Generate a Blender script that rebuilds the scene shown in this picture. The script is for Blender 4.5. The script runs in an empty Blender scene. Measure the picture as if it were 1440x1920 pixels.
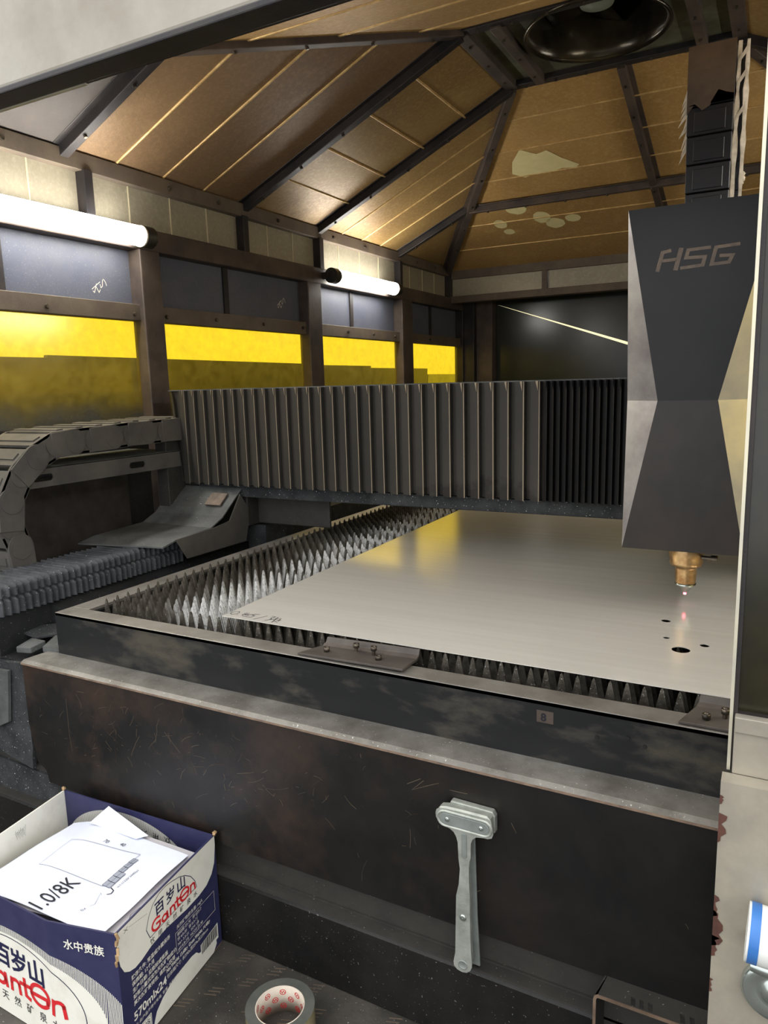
import bpy, bmesh, math, random
from mathutils import Vector, Matrix
random.seed(7)
PI = math.pi
# ---------------------------------------------------------------- scene, camera, world, exposure
S = bpy.context.scene
S.view_settings.view_transform = 'Standard'; S.view_settings.look = 'None'
S.view_settings.gamma = 1.0; S.view_settings.use_curve_mapping = False
S.view_settings.exposure = 0.55
C = bpy.context.collection

yaw, pitch, roll, FPX = 0.49721467, 0.17309638, -0.02812811, 1373.22343
f = Vector((-math.sin(yaw) * math.cos(pitch), math.cos(yaw) * math.cos(pitch), -math.sin(pitch)))
r = Vector((math.cos(yaw), math.sin(yaw), 0)); u = r.cross(f)
r2 = math.cos(roll) * r + math.sin(roll) * u; u2 = -math.sin(roll) * r + math.cos(roll) * u
cam = bpy.data.cameras.new('camera'); co = bpy.data.objects.new('camera', cam); C.objects.link(co)
co.matrix_world = Matrix(((r2.x, u2.x, -f.x, 0), (r2.y, u2.y, -f.y, 0), (r2.z, u2.z, -f.z, 0), (0, 0, 0, 1)))
cam.sensor_fit = 'VERTICAL'; cam.sensor_height = 36.0; cam.lens = FPX / 1920 * 36.0
cam.clip_start = 0.02; cam.clip_end = 100
S.camera = co

LAMP = 22.0        # emission of the LED tubes
WORLD = 2.0
W = bpy.data.worlds.new('world'); S.world = W; W.use_nodes = True
nt = W.node_tree; bg = nt.nodes['Background']
tc = nt.nodes.new('ShaderNodeTexCoord'); sx = nt.nodes.new('ShaderNodeSeparateXYZ')
cr = nt.nodes.new('ShaderNodeValToRGB')
nt.links.new(tc.outputs['Generated'], sx.inputs[0]); nt.links.new(sx.outputs['Z'], cr.inputs[0])
nt.links.new(cr.outputs[0], bg.inputs['Color'])
cr.color_ramp.elements[0].position = 0.0; cr.color_ramp.elements[0].color = (0.55, 0.56, 0.58, 1)
cr.color_ramp.elements[1].position = 0.9; cr.color_ramp.elements[1].color = (1.0, 1.0, 1.0, 1)
bg.inputs['Strength'].default_value = WORLD

# ---------------------------------------------------------------- materials
def s2l(c):
    return tuple(((x / 255) / 12.92 if x / 255 <= 0.04045 else ((x / 255 + 0.055) / 1.055) ** 2.4) for x in c)

class N:
    def __init__(s, name):
        s.m = bpy.data.materials.new(name); s.m.use_nodes = True; s.t = s.m.node_tree
        s.b = s.t.nodes['Principled BSDF']; s.co = s.n('ShaderNodeTexCoord').outputs['Object']
    def n(s, typ): return s.t.nodes.new(typ)
    def l(s, a, b): s.t.links.new(a, b)
    def noise(s, scale, detail=6, rough=0.6, stretch=None, dist=0.0):
        x = s.n('ShaderNodeTexNoise'); x.inputs['Scale'].default_value = scale
        x.inputs['Detail'].default_value = detail; x.inputs['Roughness'].default_value = rough
        x.inputs['Distortion'].default_value = dist
        v = s.co
        if stretch:
            mp = s.n('ShaderNodeMapping'); mp.inputs['Scale'].default_value = stretch; s.l(v, mp.inputs[0]); v = mp.outputs[0]
        s.l(v, x.inputs['Vector']); return x.outputs['Fac']
    def ramp(s, fac, a, b, pa, pb, interp='LINEAR'):
        x = s.n('ShaderNodeValToRGB'); e = x.color_ramp.elements; x.color_ramp.interpolation = interp
        e[0].position = pa; e[1].position = pb
        e[0].color = (a if hasattr(a, '__len__') else (a, a, a)) + (1,); e[1].color = (b if hasattr(b, '__len__') else (b, b, b)) + (1,)
        s.l(fac, x.inputs[0]); return x.outputs[0]
    def mix(s, fac, a, b, typ='MIX'):
        x = s.n('ShaderNodeMix'); x.data_type = 'RGBA'; x.blend_type = typ
        for i, v in ((0, fac), (6, a), (7, b)):
            if hasattr(v, 'is_output'): s.l(v, x.inputs[i])
            elif hasattr(v, '__len__'): x.inputs[i].default_value = tuple(v) + (1,)
            else: x.inputs[i].default_value = v if i == 0 else (v, v, v, 1)
        return x.outputs[2]
    def math(s, op, a, b=0.0):
        x = s.n('ShaderNodeMath'); x.operation = op; x.use_clamp = False
        for i, v in ((0, a), (1, b)):
            if hasattr(v, 'is_output'): s.l(v, x.inputs[i])
            else: x.inputs[i].default_value = v
        return x.outputs[0]
    def axis(s, k):
        x = s.n('ShaderNodeSeparateXYZ'); s.l(s.co, x.inputs[0]); return x.outputs[k]
    def set(s, col=None, rough=None, metal=None, spec=None):
        for k, v in (('Base Color', col), ('Roughness', rough), ('Metallic', metal), ('Specular IOR Level', spec)):
            if v is None: continue
            if hasattr(v, 'is_output'): s.l(v, s.b.inputs[k])
            elif hasattr(v, '__len__'): s.b.inputs[k].default_value = tuple(v) + (1,)
            else: s.b.inputs[k].default_value = v
        return s
    def bump(s, h, strength=0.3, dist=0.002):
        x = s.n('ShaderNodeBump'); x.inputs['Strength'].default_value = strength; x.inputs['Distance'].default_value = dist
        s.l(h, x.inputs['Height']); s.l(x.outputs[0], s.b.inputs['Normal']); return s

def simple(name, c1, c2=None, rough=0.6, metal=0.0, scale=12, lo=0.35, hi=0.65, bump=0.0, bscale=120, spec=0.4, speck=None, r2=None):
    n = N(name); c1 = s2l(c1)
    col = c1
    if c2 is not None:
        fz = n.noise(scale, 8, 0.65)
        col = n.ramp(fz, c1, s2l(c2), lo, hi)
        if r2 is not None: rough = n.ramp(fz, rough, r2, lo, hi)
    if speck:
        sp = n.noise(260, 2, 0.5); k = n.ramp(sp, 0.0, 1.0, speck[1] - 0.045, speck[1] - 0.02)
        col = n.mix(k, col, s2l(speck[0]))
    n.set(col, rough, metal, spec)
    if bump: n.bump(n.noise(bscale, 5, 0.7), bump)
    return n.m

M = {}
M['frame'] = simple('brown_grey_steel', (62, 54, 52), (92, 80, 70), 0.5, 0.25, 7, bump=0.25, bscale=300)
M['frame_dark'] = simple('dark_steel', (34, 33, 36), (58, 52, 50), 0.42, 0.3, 9, bump=0.2, bscale=300)
M['rail'] = simple('grey_brown_rail', (84, 74, 66), (104, 92, 78), 0.6, 0.1, 10, bump=0.4, bscale=400)
M['bluepanel'] = simple('blue_grey_panel', (74, 78, 92), (86, 88, 98), 0.5, 0.0, 6, bump=0.25, bscale=500, speck=((110, 108, 108), 0.70))
M['darkrear'] = simple('dark_rear_panel', (34, 38, 34), (42, 45, 38), 0.2, 0.0, 4)
M['header'] = simple('beige_paint', (168, 162, 150), (142, 134, 120), 0.45, 0.0, 5)
M['bolt'] = simple('bolt_steel', (58, 54, 50), (110, 100, 88), 0.4, 0.8, 60)
M['dust'] = simple('sooty_dust', (30, 32, 33), (58, 60, 61), 0.85, 0.0, 16, bump=0.7, bscale=150, speck=((190, 192, 190), 0.74))
M['dustplate'] = simple('dusty_grey_plate', (62, 64, 63), (98, 100, 98), 0.6, 0.1, 9, bump=0.4, bscale=200, speck=((190, 192, 190), 0.76))
M['deck'] = simple('dark_deck', (22, 23, 24), (42, 43, 44), 0.7, 0.1, 10, bump=0.6, bscale=90, speck=((170, 172, 170), 0.76))
M['chain'] = simple('dusty_plastic_link', (74, 72, 69), (92, 88, 82), 0.7, 0.0, 9, bump=0.2, bscale=200)
M['nozzle'] = simple('brass', (206, 176, 130), (150, 112, 72), 0.28, 0.85, 40)
M['black'] = simple('black_rubber', (18, 18, 19), (30, 29, 29), 0.5, 0.0, 20)
M['clamp'] = simple('clamp_plate', (94, 88, 82), (74, 68, 64), 0.5, 0.35, 15, bump=0.2)
M['toolmetal'] = simple('cast_aluminium', (184, 188, 178), (150, 154, 146), 0.42, 0.5, 35, bump=0.25, bscale=300)
M['toolmetal2'] = simple('inset_aluminium', (150, 156, 152), (134, 140, 136), 0.5, 0.5, 35)
M['white'] = simple('box_white_print', (226, 224, 212), (204, 200, 186), 0.65, 0, 14, 0.5, 0.8)
M['navy'] = simple('box_navy_print', (40, 41, 76), (50, 51, 84), 0.45, 0, 25)
M['kraft'] = simple('kraft_board', (150, 122, 88), (180, 150, 112), 0.85, 0, 60)
M['paper'] = simple('white_paper', (228, 232, 244), (216, 221, 236), 0.7, 0, 8)
M['paper2'] = simple('grey_paper', (196, 192, 196), (180, 176, 178), 0.7, 0, 8)
M['ink'] = simple('black_ink', (26, 26, 34), None, 0.6)
M['inkblue'] = simple('navy_ink', (26, 28, 66), None, 0.5)
M['red'] = simple('red_ink', (206, 38, 44), None, 0.5)
M['greyfill'] = simple('grey_fill', (150, 156, 168), None, 0.7)
M['inkthin'] = simple('thin_grey_ink', (110, 114, 126), None, 0.7)
M['chalk'] = simple('chalk_mark', (214, 206, 190), None, 0.8)
M['tape'] = simple('grey_tape_side', (84, 86, 80), (72, 74, 70), 0.45, 0, 30)
M['tapeout'] = simple('tan_clear_tape', (150, 140, 104), (120, 112, 86), 0.25, 0, 20)
M['core'] = simple('paper_core', (206, 196, 182), (190, 178, 162), 0.7, 0, 40)
M['steelworn'] = simple('worn_beige_steel', (176, 168, 150), (136, 130, 120), 0.4, 0.25, 7, 0.3, 0.7)
M['rust'] = simple('rust_brown', (92, 58, 46), (70, 46, 40), 0.85, 0, 60)
M['chrome'] = simple('bright_metal', (196, 204, 198), (170, 178, 172), 0.2, 0.9, 20)
M['blue'] = simple('blue_band', (52, 104, 170), (60, 116, 184), 0.4, 0, 20)
M['whitep'] = simple('white_plastic', (222, 224, 218), None, 0.35)
M['film'] = simple('torn_white_film', (224, 214, 196), (186, 176, 156), 0.3, 0.0, 60)
M['logo'] = simple('faded_tan_print', (124, 108, 92), (92, 82, 74), 0.5, 0, 50)
M['zchain'] = simple('black_drag_chain', (30, 30, 32), (40, 38, 38), 0.35, 0, 10)
M['wrap'] = simple('brown_dusty_film', (72, 60, 50), (92, 78, 64), 0.4, 0, 14)
M['cover'] = simple('grey_steel_cover', (50, 49, 46), (60, 58, 54), 0.6, 0.2, 20, bump=0.2, speck=((140, 140, 130), 0.76))
M['floor'] = simple('floor_sheet', (50, 48, 44), (84, 80, 74), 0.5, 0.2, 6, bump=0.6, bscale=60, speck=((170, 168, 160), 0.75))
M['fandark'] = simple('fan_dark_shroud', (34, 31, 28), (72, 64, 48), 0.22, 0.5, 5)
M['fanplate'] = simple('fan_plate', (100, 100, 82), (72, 70, 56), 0.5, 0.2, 12, bump=0.4)
M['fanhub'] = simple('fan_hub', (120, 124, 110), None, 0.5)
M['hall'] = simple('stacked_sheet', (96, 98, 96), (84, 86, 84), 0.5, 0.2, 5)
M['hallpale'] = simple('pale_sheet', (170, 176, 160), (150, 156, 140), 0.5, 0.2, 5)
M['lampcap'] = simple('lamp_end_cap', (48, 46, 44), (70, 66, 60), 0.4, 0.3, 30)

# dusty roof lining: brown gold, two variants of colour where the real panels differ
def roofmat(name, a, b, c):
    n = N(name)
    big = n.ramp(n.noise(2.2, 3, 0.5), s2l(a), s2l(b), 0.35, 0.7)
    fine = n.noise(70, 6, 0.75); col = n.mix(n.ramp(fine, 0.0, 0.55, 0.48, 0.75), big, s2l(c))
    med = n.noise(11, 5, 0.6, dist=0.6); col = n.mix(n.ramp(med, 0.0, 0.3, 0.56, 0.72), col, s2l(c))
    n.set(col, n.ramp(fine, 0.5, 0.38, 0.4, 0.7), 0.25, 0.5)
    n.bump(n.noise(38, 6, 0.7), 0.35, 0.004); return n.m
M['roof_l'] = roofmat('roof_lining_brown', (118, 94, 70), (134, 108, 78), (156, 128, 94))
M['roof_m'] = roofmat('roof_lining_tan', (132, 104, 64), (156, 126, 76), (190, 160, 104))
M['roof_r'] = roofmat('roof_lining_gold', (166, 130, 78), (190, 152, 94), (218, 186, 126))
M['roof_g'] = simple('roof_panel_grey', (62, 57, 54), (74, 67, 62), 0.6, 0, 5, bump=0.3)
M['stain'] = simple('clean_patch', (226, 214, 156), (236, 222, 166), 0.5, 0.2, 20)
M['seam'] = simple('roof_seam', (214, 182, 124), (176, 142, 90), 0.4, 0.3, 30)
M['frieze'] = roofmat('silver_insulation', (138, 132, 116), (156, 148, 128), (180, 172, 150))
M['friezeseam'] = simple('silver_seam', (206, 196, 168), None, 0.35, 0.3)

def sheetmat():
    n = N('brushed_stainless')
    st = n.noise(60, 4, 0.6, stretch=(0.03, 1, 1)); st2 = n.noise(3, 3, 0.5)
    col = n.mix(n.ramp(st, 0.0, 1.0, 0.3, 0.7), s2l((228, 225, 216)), s2l((236, 233, 225)))
    n.set(col, 0.17, 0.38, 0.7)
    return n.m
M['sheet'] = sheetmat()
def teethmat():
    n = N('slag_crusted_steel')
    z = n.axis(2)
    col = n.ramp(n.noise(40, 6, 0.7), s2l((70, 66, 58)), s2l((118, 112, 102)), 0.35, 0.65)
    sp = n.ramp(n.noise(300, 3, 0.6), 0.0, 1.0, 0.62, 0.7); col = n.mix(sp, col, s2l((200, 200, 196)))
    n.set(col, 0.38, 0.7); n.bump(n.noise(200, 4, 0.7), 0.35, 0.002); return n.m
M['teeth'] = teethmat()
def slagmat():
    n = N('silver_slag_on_teeth'); x = n.axis(0)
    base = n.ramp(n.noise(40, 6, 0.7), s2l((70, 66, 58)), s2l((118, 112, 102)), 0.35, 0.65)
    d = n.math('ABSOLUTE', n.math('ADD', x, 1.05)); z = n.ramp(n.math('ADD', d, n.math('MULTIPLY', n.math('SUBTRACT', n.noise(12, 4, 0.6), 0.5), 0.12)), 1.0, 0.0, 0.03, 0.10)
    k = n.mix(1.0, z, n.ramp(n.noise(160, 4, 0.7), 0.4, 1.0, 0.35, 0.5), 'MULTIPLY')
    n.set(n.mix(k, base, s2l((246, 246, 244))), 0.32, 0.45); n.bump(n.noise(200, 4, 0.7), 0.35, 0.002); return n.m
M['slag'] = slagmat()
def frontmat():
    n = N('scuffed_black_steel')
    base = n.ramp(n.noise(4, 6, 0.7, dist=0.4), s2l((24, 24, 25)), s2l((42, 40, 38)), 0.35, 0.7)
    rust = n.ramp(n.noise(3.2, 7, 0.7), 0.0, 0.75, 0.47, 0.72)
    x = n.axis(0); zone = n.ramp(n.math('ADD', x, 1.2), 1.0, 0.15, 0.35, 0.95)
    k = n.mix(1.0, rust, zone, 'MULTIPLY')
    col = n.mix(k, base, s2l((86, 65, 51)))
    sc = n.ramp(n.noise(14, 10, 0.85, stretch=(1, 1, 0.35), dist=1.5), 0.0, 1.0, 0.66, 0.70)
    col = n.mix(n.mix(1.0, sc, 0.5, 'MULTIPLY'), col, s2l((120, 104, 84)))
    n.set(col, n.ramp(n.noise(6, 4, 0.6), 0.3, 0.5, 0.3, 0.7), 0.45, 0.5); n.bump(n.noise(60, 6, 0.7), 0.2, 0.001); return n.m
M['front'] = frontmat()
def rimmat():
    n = N('oily_rim_steel')
    k = n.noise(6, 8, 0.62, stretch=(0.7, 1, 1.6))
    col = n.ramp(k, s2l((38, 39, 40)), s2l((80, 75, 64)), 0.50, 0.64)
    n.set(col, n.ramp(k, 0.3, 0.55, 0.48, 0.56), 0.4, 0.5); n.bump(n.noise(40, 6, 0.7), 0.25, 0.001); return n.m
M['rimface'] = rimmat()
M['rimtop'] = simple('worn_rim_top', (160, 157, 150), (104, 98, 91), 0.42, 0.5, 8, 0.3, 0.75, bump=0.2, bscale=200, speck=((180, 176, 168), 0.76))
M['ledge'] = simple('dusty_ledge', (148, 146, 140), (92, 88, 82), 0.5, 0.4, 10, 0.3, 0.7, bump=0.35, bscale=90, speck=((196, 196, 190), 0.74))
M['scr1'] = simple('pale_scratch', (112, 100, 84), (84, 74, 64), 0.4, 0.5, 30)
M['scr2'] = simple('dull_scratch', (78, 60, 48), (60, 52, 46), 0.5, 0.4, 30)
M['toe'] = simple('black_toe_steel', (22, 22, 23), (40, 38, 35), 0.4, 0.3, 7, bump=0.3, speck=((120, 118, 110), 0.76))
M['edge'] = simple('worn_bare_edge', (150, 128, 108), (110, 92, 80), 0.4, 0.5, 30)
def bellmat():
    n = N('soot_stained_bellows')
    x, z = n.axis(0), n.axis(2)
    nz = n.noise(9, 6, 0.65)
    col = n.ramp(n.noise(6, 5, 0.6, stretch=(1, 1, 0.4)), s2l((50, 48, 45)), s2l((62, 59, 54)), 0.35, 0.7)
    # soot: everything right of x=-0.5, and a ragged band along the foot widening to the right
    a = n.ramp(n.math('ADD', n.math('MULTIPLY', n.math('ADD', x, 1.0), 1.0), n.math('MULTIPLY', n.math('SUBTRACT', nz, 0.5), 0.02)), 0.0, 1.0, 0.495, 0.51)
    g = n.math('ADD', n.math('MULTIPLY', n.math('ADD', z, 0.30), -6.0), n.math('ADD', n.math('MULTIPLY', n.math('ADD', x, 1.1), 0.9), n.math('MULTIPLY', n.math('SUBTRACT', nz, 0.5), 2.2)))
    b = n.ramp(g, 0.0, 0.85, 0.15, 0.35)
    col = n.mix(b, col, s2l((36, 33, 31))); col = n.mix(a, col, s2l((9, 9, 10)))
    n.set(col, 0.55, 0.0, 0.25); n.bump(n.noise(300, 3, 0.6), 0.15, 0.001); return n.m
M['bell'] = bellmat()
def ridgemat():
    n = N('bellows_ridge_edge'); x = n.axis(0)
    a = n.ramp(n.math('ADD', x, 1.0), 0.0, 1.0, 0.495, 0.51)
    col = n.mix(a, s2l((150, 136, 116)), s2l((30, 29, 30))); n.set(col, 0.45, 0.0); return n.m
M['ridge'] = ridgemat()
M['railbell'] = simple('black_rail_bellows', (52, 55, 58), (78, 80, 83), 0.5, 0.0, 20, bump=0.15, bscale=300, speck=((190, 192, 196), 0.75))
def headdark():
    n = N('smoked_black_cover')
    k = n.noise(6, 4, 0.55); col = n.ramp(k, s2l((17, 18, 20)), s2l((30, 29, 28)), 0.35, 0.7)
    n.set(col, 0.34, 0.0, 0.3); return n.m
M['headdark'] = headdark()
M['headlow'] = simple('reflected_brown_cover', (20, 19, 18), (46, 38, 31), 0.32, 0.0, 6)  # brownish reflection on the lower cover put into its colour
M['headsilver'] = simple('silver_facet', (186, 182, 176), (134, 126, 126), 0.32, 0.55, 9, 0.3, 0.7)
M['silverlit_strip'] = simple('silver_lit_facet_strip', (222, 214, 184), (190, 186, 172), 0.3, 0.4, 12, 0.3, 0.7)  # lighter copy for the right facet, its stronger light put into the colour

def glassmat(name, tint, haze, hazecol, rough=0.15, soot=False):
    n = N(name); t = n.t
    tr = n.n('ShaderNodeBsdfTransparent'); tr.inputs[0].default_value = tint + (1,)
    tl = n.n('ShaderNodeBsdfTranslucent'); tl.inputs[0].default_value = hazecol + (1,)
    df = n.n('ShaderNodeBsdfDiffuse'); df.inputs[0].default_value = hazecol + (1,)
    gl = n.n('ShaderNodeBsdfGlossy'); gl.inputs['Roughness'].default_value = rough; gl.inputs[0].default_value = (1, 1, 1, 1)
    m1 = n.n('ShaderNodeMixShader'); m1.inputs[0].default_value = 0.5; n.l(tl.outputs[0], m1.inputs[1]); n.l(df.outputs[0], m1.inputs[2])
    m2 = n.n('ShaderNodeMixShader'); n.l(n.ramp(n.noise(30, 6, 0.75), haze[0], haze[1], 0.35, 0.7), m2.inputs[0]); n.l(tr.outputs[0], m2.inputs[1]); n.l(m1.outputs[0], m2.inputs[2])
    if soot:   # soot settled along the foot of the pane
        dk = n.n('ShaderNodeBsdfDiffuse'); dk.inputs[0].default_value = (0.10, 0.10, 0.09, 1); ms = n.n('ShaderNodeMixShader')
        g = n.math('ADD', n.math('MULTIPLY', n.axis(2), -6.0), n.math('MULTIPLY', n.noise(7, 5, 0.6), 0.8))
        n.l(n.ramp(g, 0.0, 0.85, 0.55, 1.0), ms.inputs[0]); n.l(m2.outputs[0], ms.inputs[1]); n.l(dk.outputs[0], ms.inputs[2]); m2 = ms
    m3 = n.n('ShaderNodeMixShader'); m3.inputs[0].default_value = 0.05; n.l(m2.outputs[0], m3.inputs[1]); n.l(gl.outputs[0], m3.inputs[2])
    n.l(m3.outputs[0], t.nodes['Material Output'].inputs['Surface']); t.nodes.remove(n.b); return n.m
M['yellow'] = glassmat('yellow_acrylic', (0.92, 0.76, 0.13), (0.08, 0.22), (0.66, 0.58, 0.24), soot=True)
M['olive'] = glassmat('dark_olive_acrylic', (0.06, 0.055, 0.012), (0.1, 0.25), (0.14, 0.12, 0.03), 0.2)

def emis(name, col, st):
    n = N(name); n.set((0.8, 0.8, 0.8), 0.4); n.b.inputs['Emission Color'].default_value = col + (1,)
    n.b.inputs['Emission Strength'].default_value = st; return n.m
M['lamp'] = emis('led_tube_white', (1.0, 0.97, 0.90), LAMP)
M['laser'] = emis('red_pilot_light', (1.0, 0.08, 0.15), 6)
M['slit'] = emis('slit_glow', (1.0, 0.90, 0.50), 0.75)

# ---------------------------------------------------------------- mesh helpers
V = Vector
class MB:
    def __init__(s): s.v = []; s.f = []; s.m = []; s.sm = []
    def add(s, vs, fs, mi=0, smooth=False):
        o = len(s.v); s.v += [tuple(p) for p in vs]
        for q in fs: s.f.append(tuple(i + o for i in q)); s.m.append(mi); s.sm.append(smooth)
        return s
    def box(s, a, b, mi=0):
        x0, y0, z0 = a; x1, y1, z1 = b
        return s.add([(x0, y0, z0), (x1, y0, z0), (x1, y1, z0), (x0, y1, z0), (x0, y0, z1), (x1, y0, z1), (x1, y1, z1), (x0, y1, z1)],
                     [(0, 3, 2, 1), (4, 5, 6, 7), (0, 1, 5, 4), (1, 2, 6, 5), (2, 3, 7, 6), (3, 0, 4, 7)], mi)
    def beam(s, p, q, w, h, up=(0, 0, 1), mi=0):
        p, q, up = V(p), V(q), V(up); d = (q - p).normalized(); a = d.cross(up).normalized(); b = a.cross(d)
        vs = [e + a * i * w / 2 + b * j * h / 2 for e in (p, q) for i, j in ((-1, -1), (1, -1), (1, 1), (-1, 1))]
        return s.add(vs, [(0, 1, 2, 3), (7, 6, 5, 4), (0, 4, 5, 1), (1, 5, 6, 2), (2, 6, 7, 3), (3, 7, 4, 0)], mi)
    def cyl(s, p, q, ra, rb=None, n=20, mi=0, caps=True, smooth=True):
        rb = ra if rb is None else rb; p, q = V(p), V(q); d = (q - p).normalized()
        a = d.orthogonal().normalized(); b = d.cross(a)
        vs = [e + (a * math.cos(t) + b * math.sin(t)) * rr for e, rr in ((p, ra), (q, rb)) for t in [2 * PI * i / n for i in range(n)]]
        s.add(vs, [(i, (i + 1) % n, n + (i + 1) % n, n + i) for i in range(n)], mi, smooth)
        if caps: s.add(vs, [tuple(range(n))[::-1], tuple(range(n, 2 * n))], mi)
        return s
    def lathe(s, o, axis, prof, n=40, mi=0, closed=False):
        o, d = V(o), V(axis).normalized(); a = d.orthogonal().normalized(); b = d.cross(a); vs = []
        for (rr, h) in prof:
            for i in range(n):
                t = 2 * PI * i / n; vs.append(o + d * h + (a * math.cos(t) + b * math.sin(t)) * rr)
        K = len(prof); fs = []
        for k in range(K if closed else K - 1):
            k2 = (k + 1) % K
            fs += [(k * n + i, k * n + (i + 1) % n, k2 * n + (i + 1) % n, k2 * n + i) for i in range(n)]
        return s.add(vs, fs, mi, True)
    def prism(s, poly, d, mi=0):
        d = V(d); n = len(poly); vs = [V(p) for p in poly] + [V(p) + d for p in poly]
        return s.add(vs, [tuple(range(n))[::-1], tuple(range(n, 2 * n))] + [(i, (i + 1) % n, n + (i + 1) % n, n + i) for i in range(n)], mi)
    def tube(s, pts, rad, n=8, mi=0):
        for p, q in zip(pts, pts[1:]): s.cyl(p, q, rad, n=n, mi=mi)
        return s
    def stroke(s, pts, w, fn, mi=0):    # thin flat line on a surface; fn maps (a, b) to 3D
        n = len(pts); closed = n > 3 and math.hypot(pts[0][0] - pts[-1][0], pts[0][1] - pts[-1][1]) < 1e-7; Lf, Rt = [], []
        for i, (x, y) in enumerate(pts):
            p = pts[i - 1] if i > 0 else (pts[-2] if closed else None); q = pts[i + 1] if i < n - 1 else (pts[1] if closed else None)
            ds = []
            for a_, b_2 in ((p, (x, y)), ((x, y), q)):
                if a_ is None or b_2 is None: continue
                dx, dy = b_2[0] - a_[0], b_2[1] - a_[1]; L = math.hypot(dx, dy) or 1e-9; ds.append((dx / L, dy / L))
            tx, ty_ = sum(d[0] for d in ds), sum(d[1] for d in ds); L = math.hypot(tx, ty_)
            if L < 1e-6: tx, ty_ = ds[0]; L = 1
            tx, ty_ = tx / L, ty_ / L; k = 1 / max(0.5, abs(tx * ds[0][0] + ty_ * ds[0][1])) * w / 2
            ex = ey = 0
            if p is None: ex, ey = -tx * w / 2, -ty_ * w / 2
            if q is None: ex, ey = tx * w / 2, ty_ * w / 2
            Lf.append(fn(x - ty_ * k + ex, y + tx * k + ey)); Rt.append(fn(x + ty_ * k + ex, y - tx * k + ey))
        s.add(Lf + Rt, [(i, n + i, n + i + 1, i + 1) for i in range(n - 1)], mi)
        return s
    def flat(s, pts, fn, mi=0):
        return s.add([fn(a, b) for a, b in pts], [tuple(range(len(pts)))], mi)
    def holed(s, outer, holes, fn, fn2, mi=0, mis=None):
        """plate with holes: fn maps to the front plane, fn2 to the back"""
        bm = bmesh.new(); loops = []
        for lp in [outer] + holes:
            vs = [bm.verts.new((a, b, 0)) for a, b in lp]; loops.append(len(vs))
            for i in range(len(vs)): bm.edges.new((vs[i], vs[(i + 1) % len(vs)]))
        bmesh.ops.triangle_fill(bm, use_beauty=True, use_dissolve=False, edges=bm.edges[:])
        bm.verts.index_update(); P = [(v.co.x, v.co.y) for v in bm.verts]; F_ = [tuple(v.index for v in fc.verts) for fc in bm.faces]; bm.free()
        s.add([fn(*p) for p in P], F_, mi); s.add([fn2(*p) for p in P], [q[::-1] for q in F_], mi)
        i0 = 0
        for L in loops:
            lp = P[i0:i0 + L]; i0 += L
            s.add([fn(*p) for p in lp] + [fn2(*p) for p in lp], [(i, (i + 1) % L, L + (i + 1) % L, L + i) for i in range(L)], mi if mis is None else mis)
        return s
    def text(s, body, size, fn, at=(0, 0), align='LEFT', bold=0.0, shear=0.0, sx=1.0, mi=0, spacing=1.0, rot=0.0):
        cu = bpy.data.curves.new('t', 'FONT'); cu.body = body; cu.size = size; cu.offset = bold; cu.shear = shear
        cu.align_x = align; cu.space_character = spacing; cu.resolution_u = 3; cu.dimensions = '2D'; cu.fill_mode = 'FRONT'
        ob = bpy.data.objects.new('t', cu); C.objects.link(ob)
        bpy.context.view_layer.update()
        me = bpy.data.meshes.new_from_object(ob.evaluated_get(bpy.context.evaluated_depsgraph_get()))
        c, sn = math.cos(rot), math.sin(rot)
        vs = [fn(at[0] + (v.co.x * sx) * c - v.co.y * sn, at[1] + (v.co.x * sx) * sn + v.co.y * c) for v in me.vertices]
        s.add(vs, [tuple(p.vertices) for p in me.polygons], mi)
        bpy.data.objects.remove(ob); bpy.data.curves.remove(cu); bpy.data.meshes.remove(me); return s
    def build(s, name, mats, parent=None, bevel=0.0, loc=None, norm=True, segs=2):
        me = bpy.data.meshes.new(name); me.from_pydata(s.v, [], s.f)
        for m in (mats if isinstance(mats, (list, tuple)) else [mats]): me.materials.append(M[m] if isinstance(m, str) else m)
        me.polygons.foreach_set('material_index', s.m); me.polygons.foreach_set('use_smooth', s.sm); me.update()
        if norm:
            bm = bmesh.new(); bm.from_mesh(me); bmesh.ops.recalc_face_normals(bm, faces=bm.faces); bm.to_mesh(me); bm.free()
        o = bpy.data.objects.new(name, me); C.objects.link(o)
        if parent is not None:
            o.parent = parent; o.matrix_parent_inverse = Matrix.Translation(-V(parent_loc(parent)))
        if loc is not None: o.location = loc
        if bevel:
            md = o.modifiers.new('bevel', 'BEVEL'); md.width = bevel; md.segments = segs; md.limit_method = 'ANGLE'; md.angle_limit = 0.6
        return o
def parent_loc(p):
    l = V((0, 0, 0))
    while p is not None:
        l = l + p.location; 
        if p.parent is not None: l = l + p.matrix_parent_inverse.translation
        p = p.parent
    return l
def tag(o, label=None, cat=None, group=None, kind=None):
    if label: o['label'] = label
    if cat: o['category'] = cat
    if group: o['group'] = group
    if kind: o['kind'] = kind
    return o
def thing(name, label, cat, loc=(0, 0, 0), group=None):
    o = bpy.data.objects.new(name, None); C.objects.link(o); o.location = loc; o.empty_display_size = 0.05
    return tag(o, label, cat, group)
def structure(name, loc=(0, 0, 0)):
    o = bpy.data.objects.new(name, None); C.objects.link(o); o.location = loc; o['kind'] = 'structure'; return o
def copychild(src, parent, delta):
    c = src.copy(); C.objects.link(c); c.parent = parent; c.matrix_parent_inverse = src.matrix_parent_inverse.copy()
    c.location = src.location + V(delta); return c
def arc(cx, cy, rr, a0, a1, n): return [(cx + rr * math.cos(a0 + (a1 - a0) * i / n), cy + rr * math.sin(a0 + (a1 - a0) * i / n)) for i in range(n + 1)]
def circ(cx, cy, rr, n=20): return arc(cx, cy, rr, 0, 2 * PI, n)[:-1]
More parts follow.
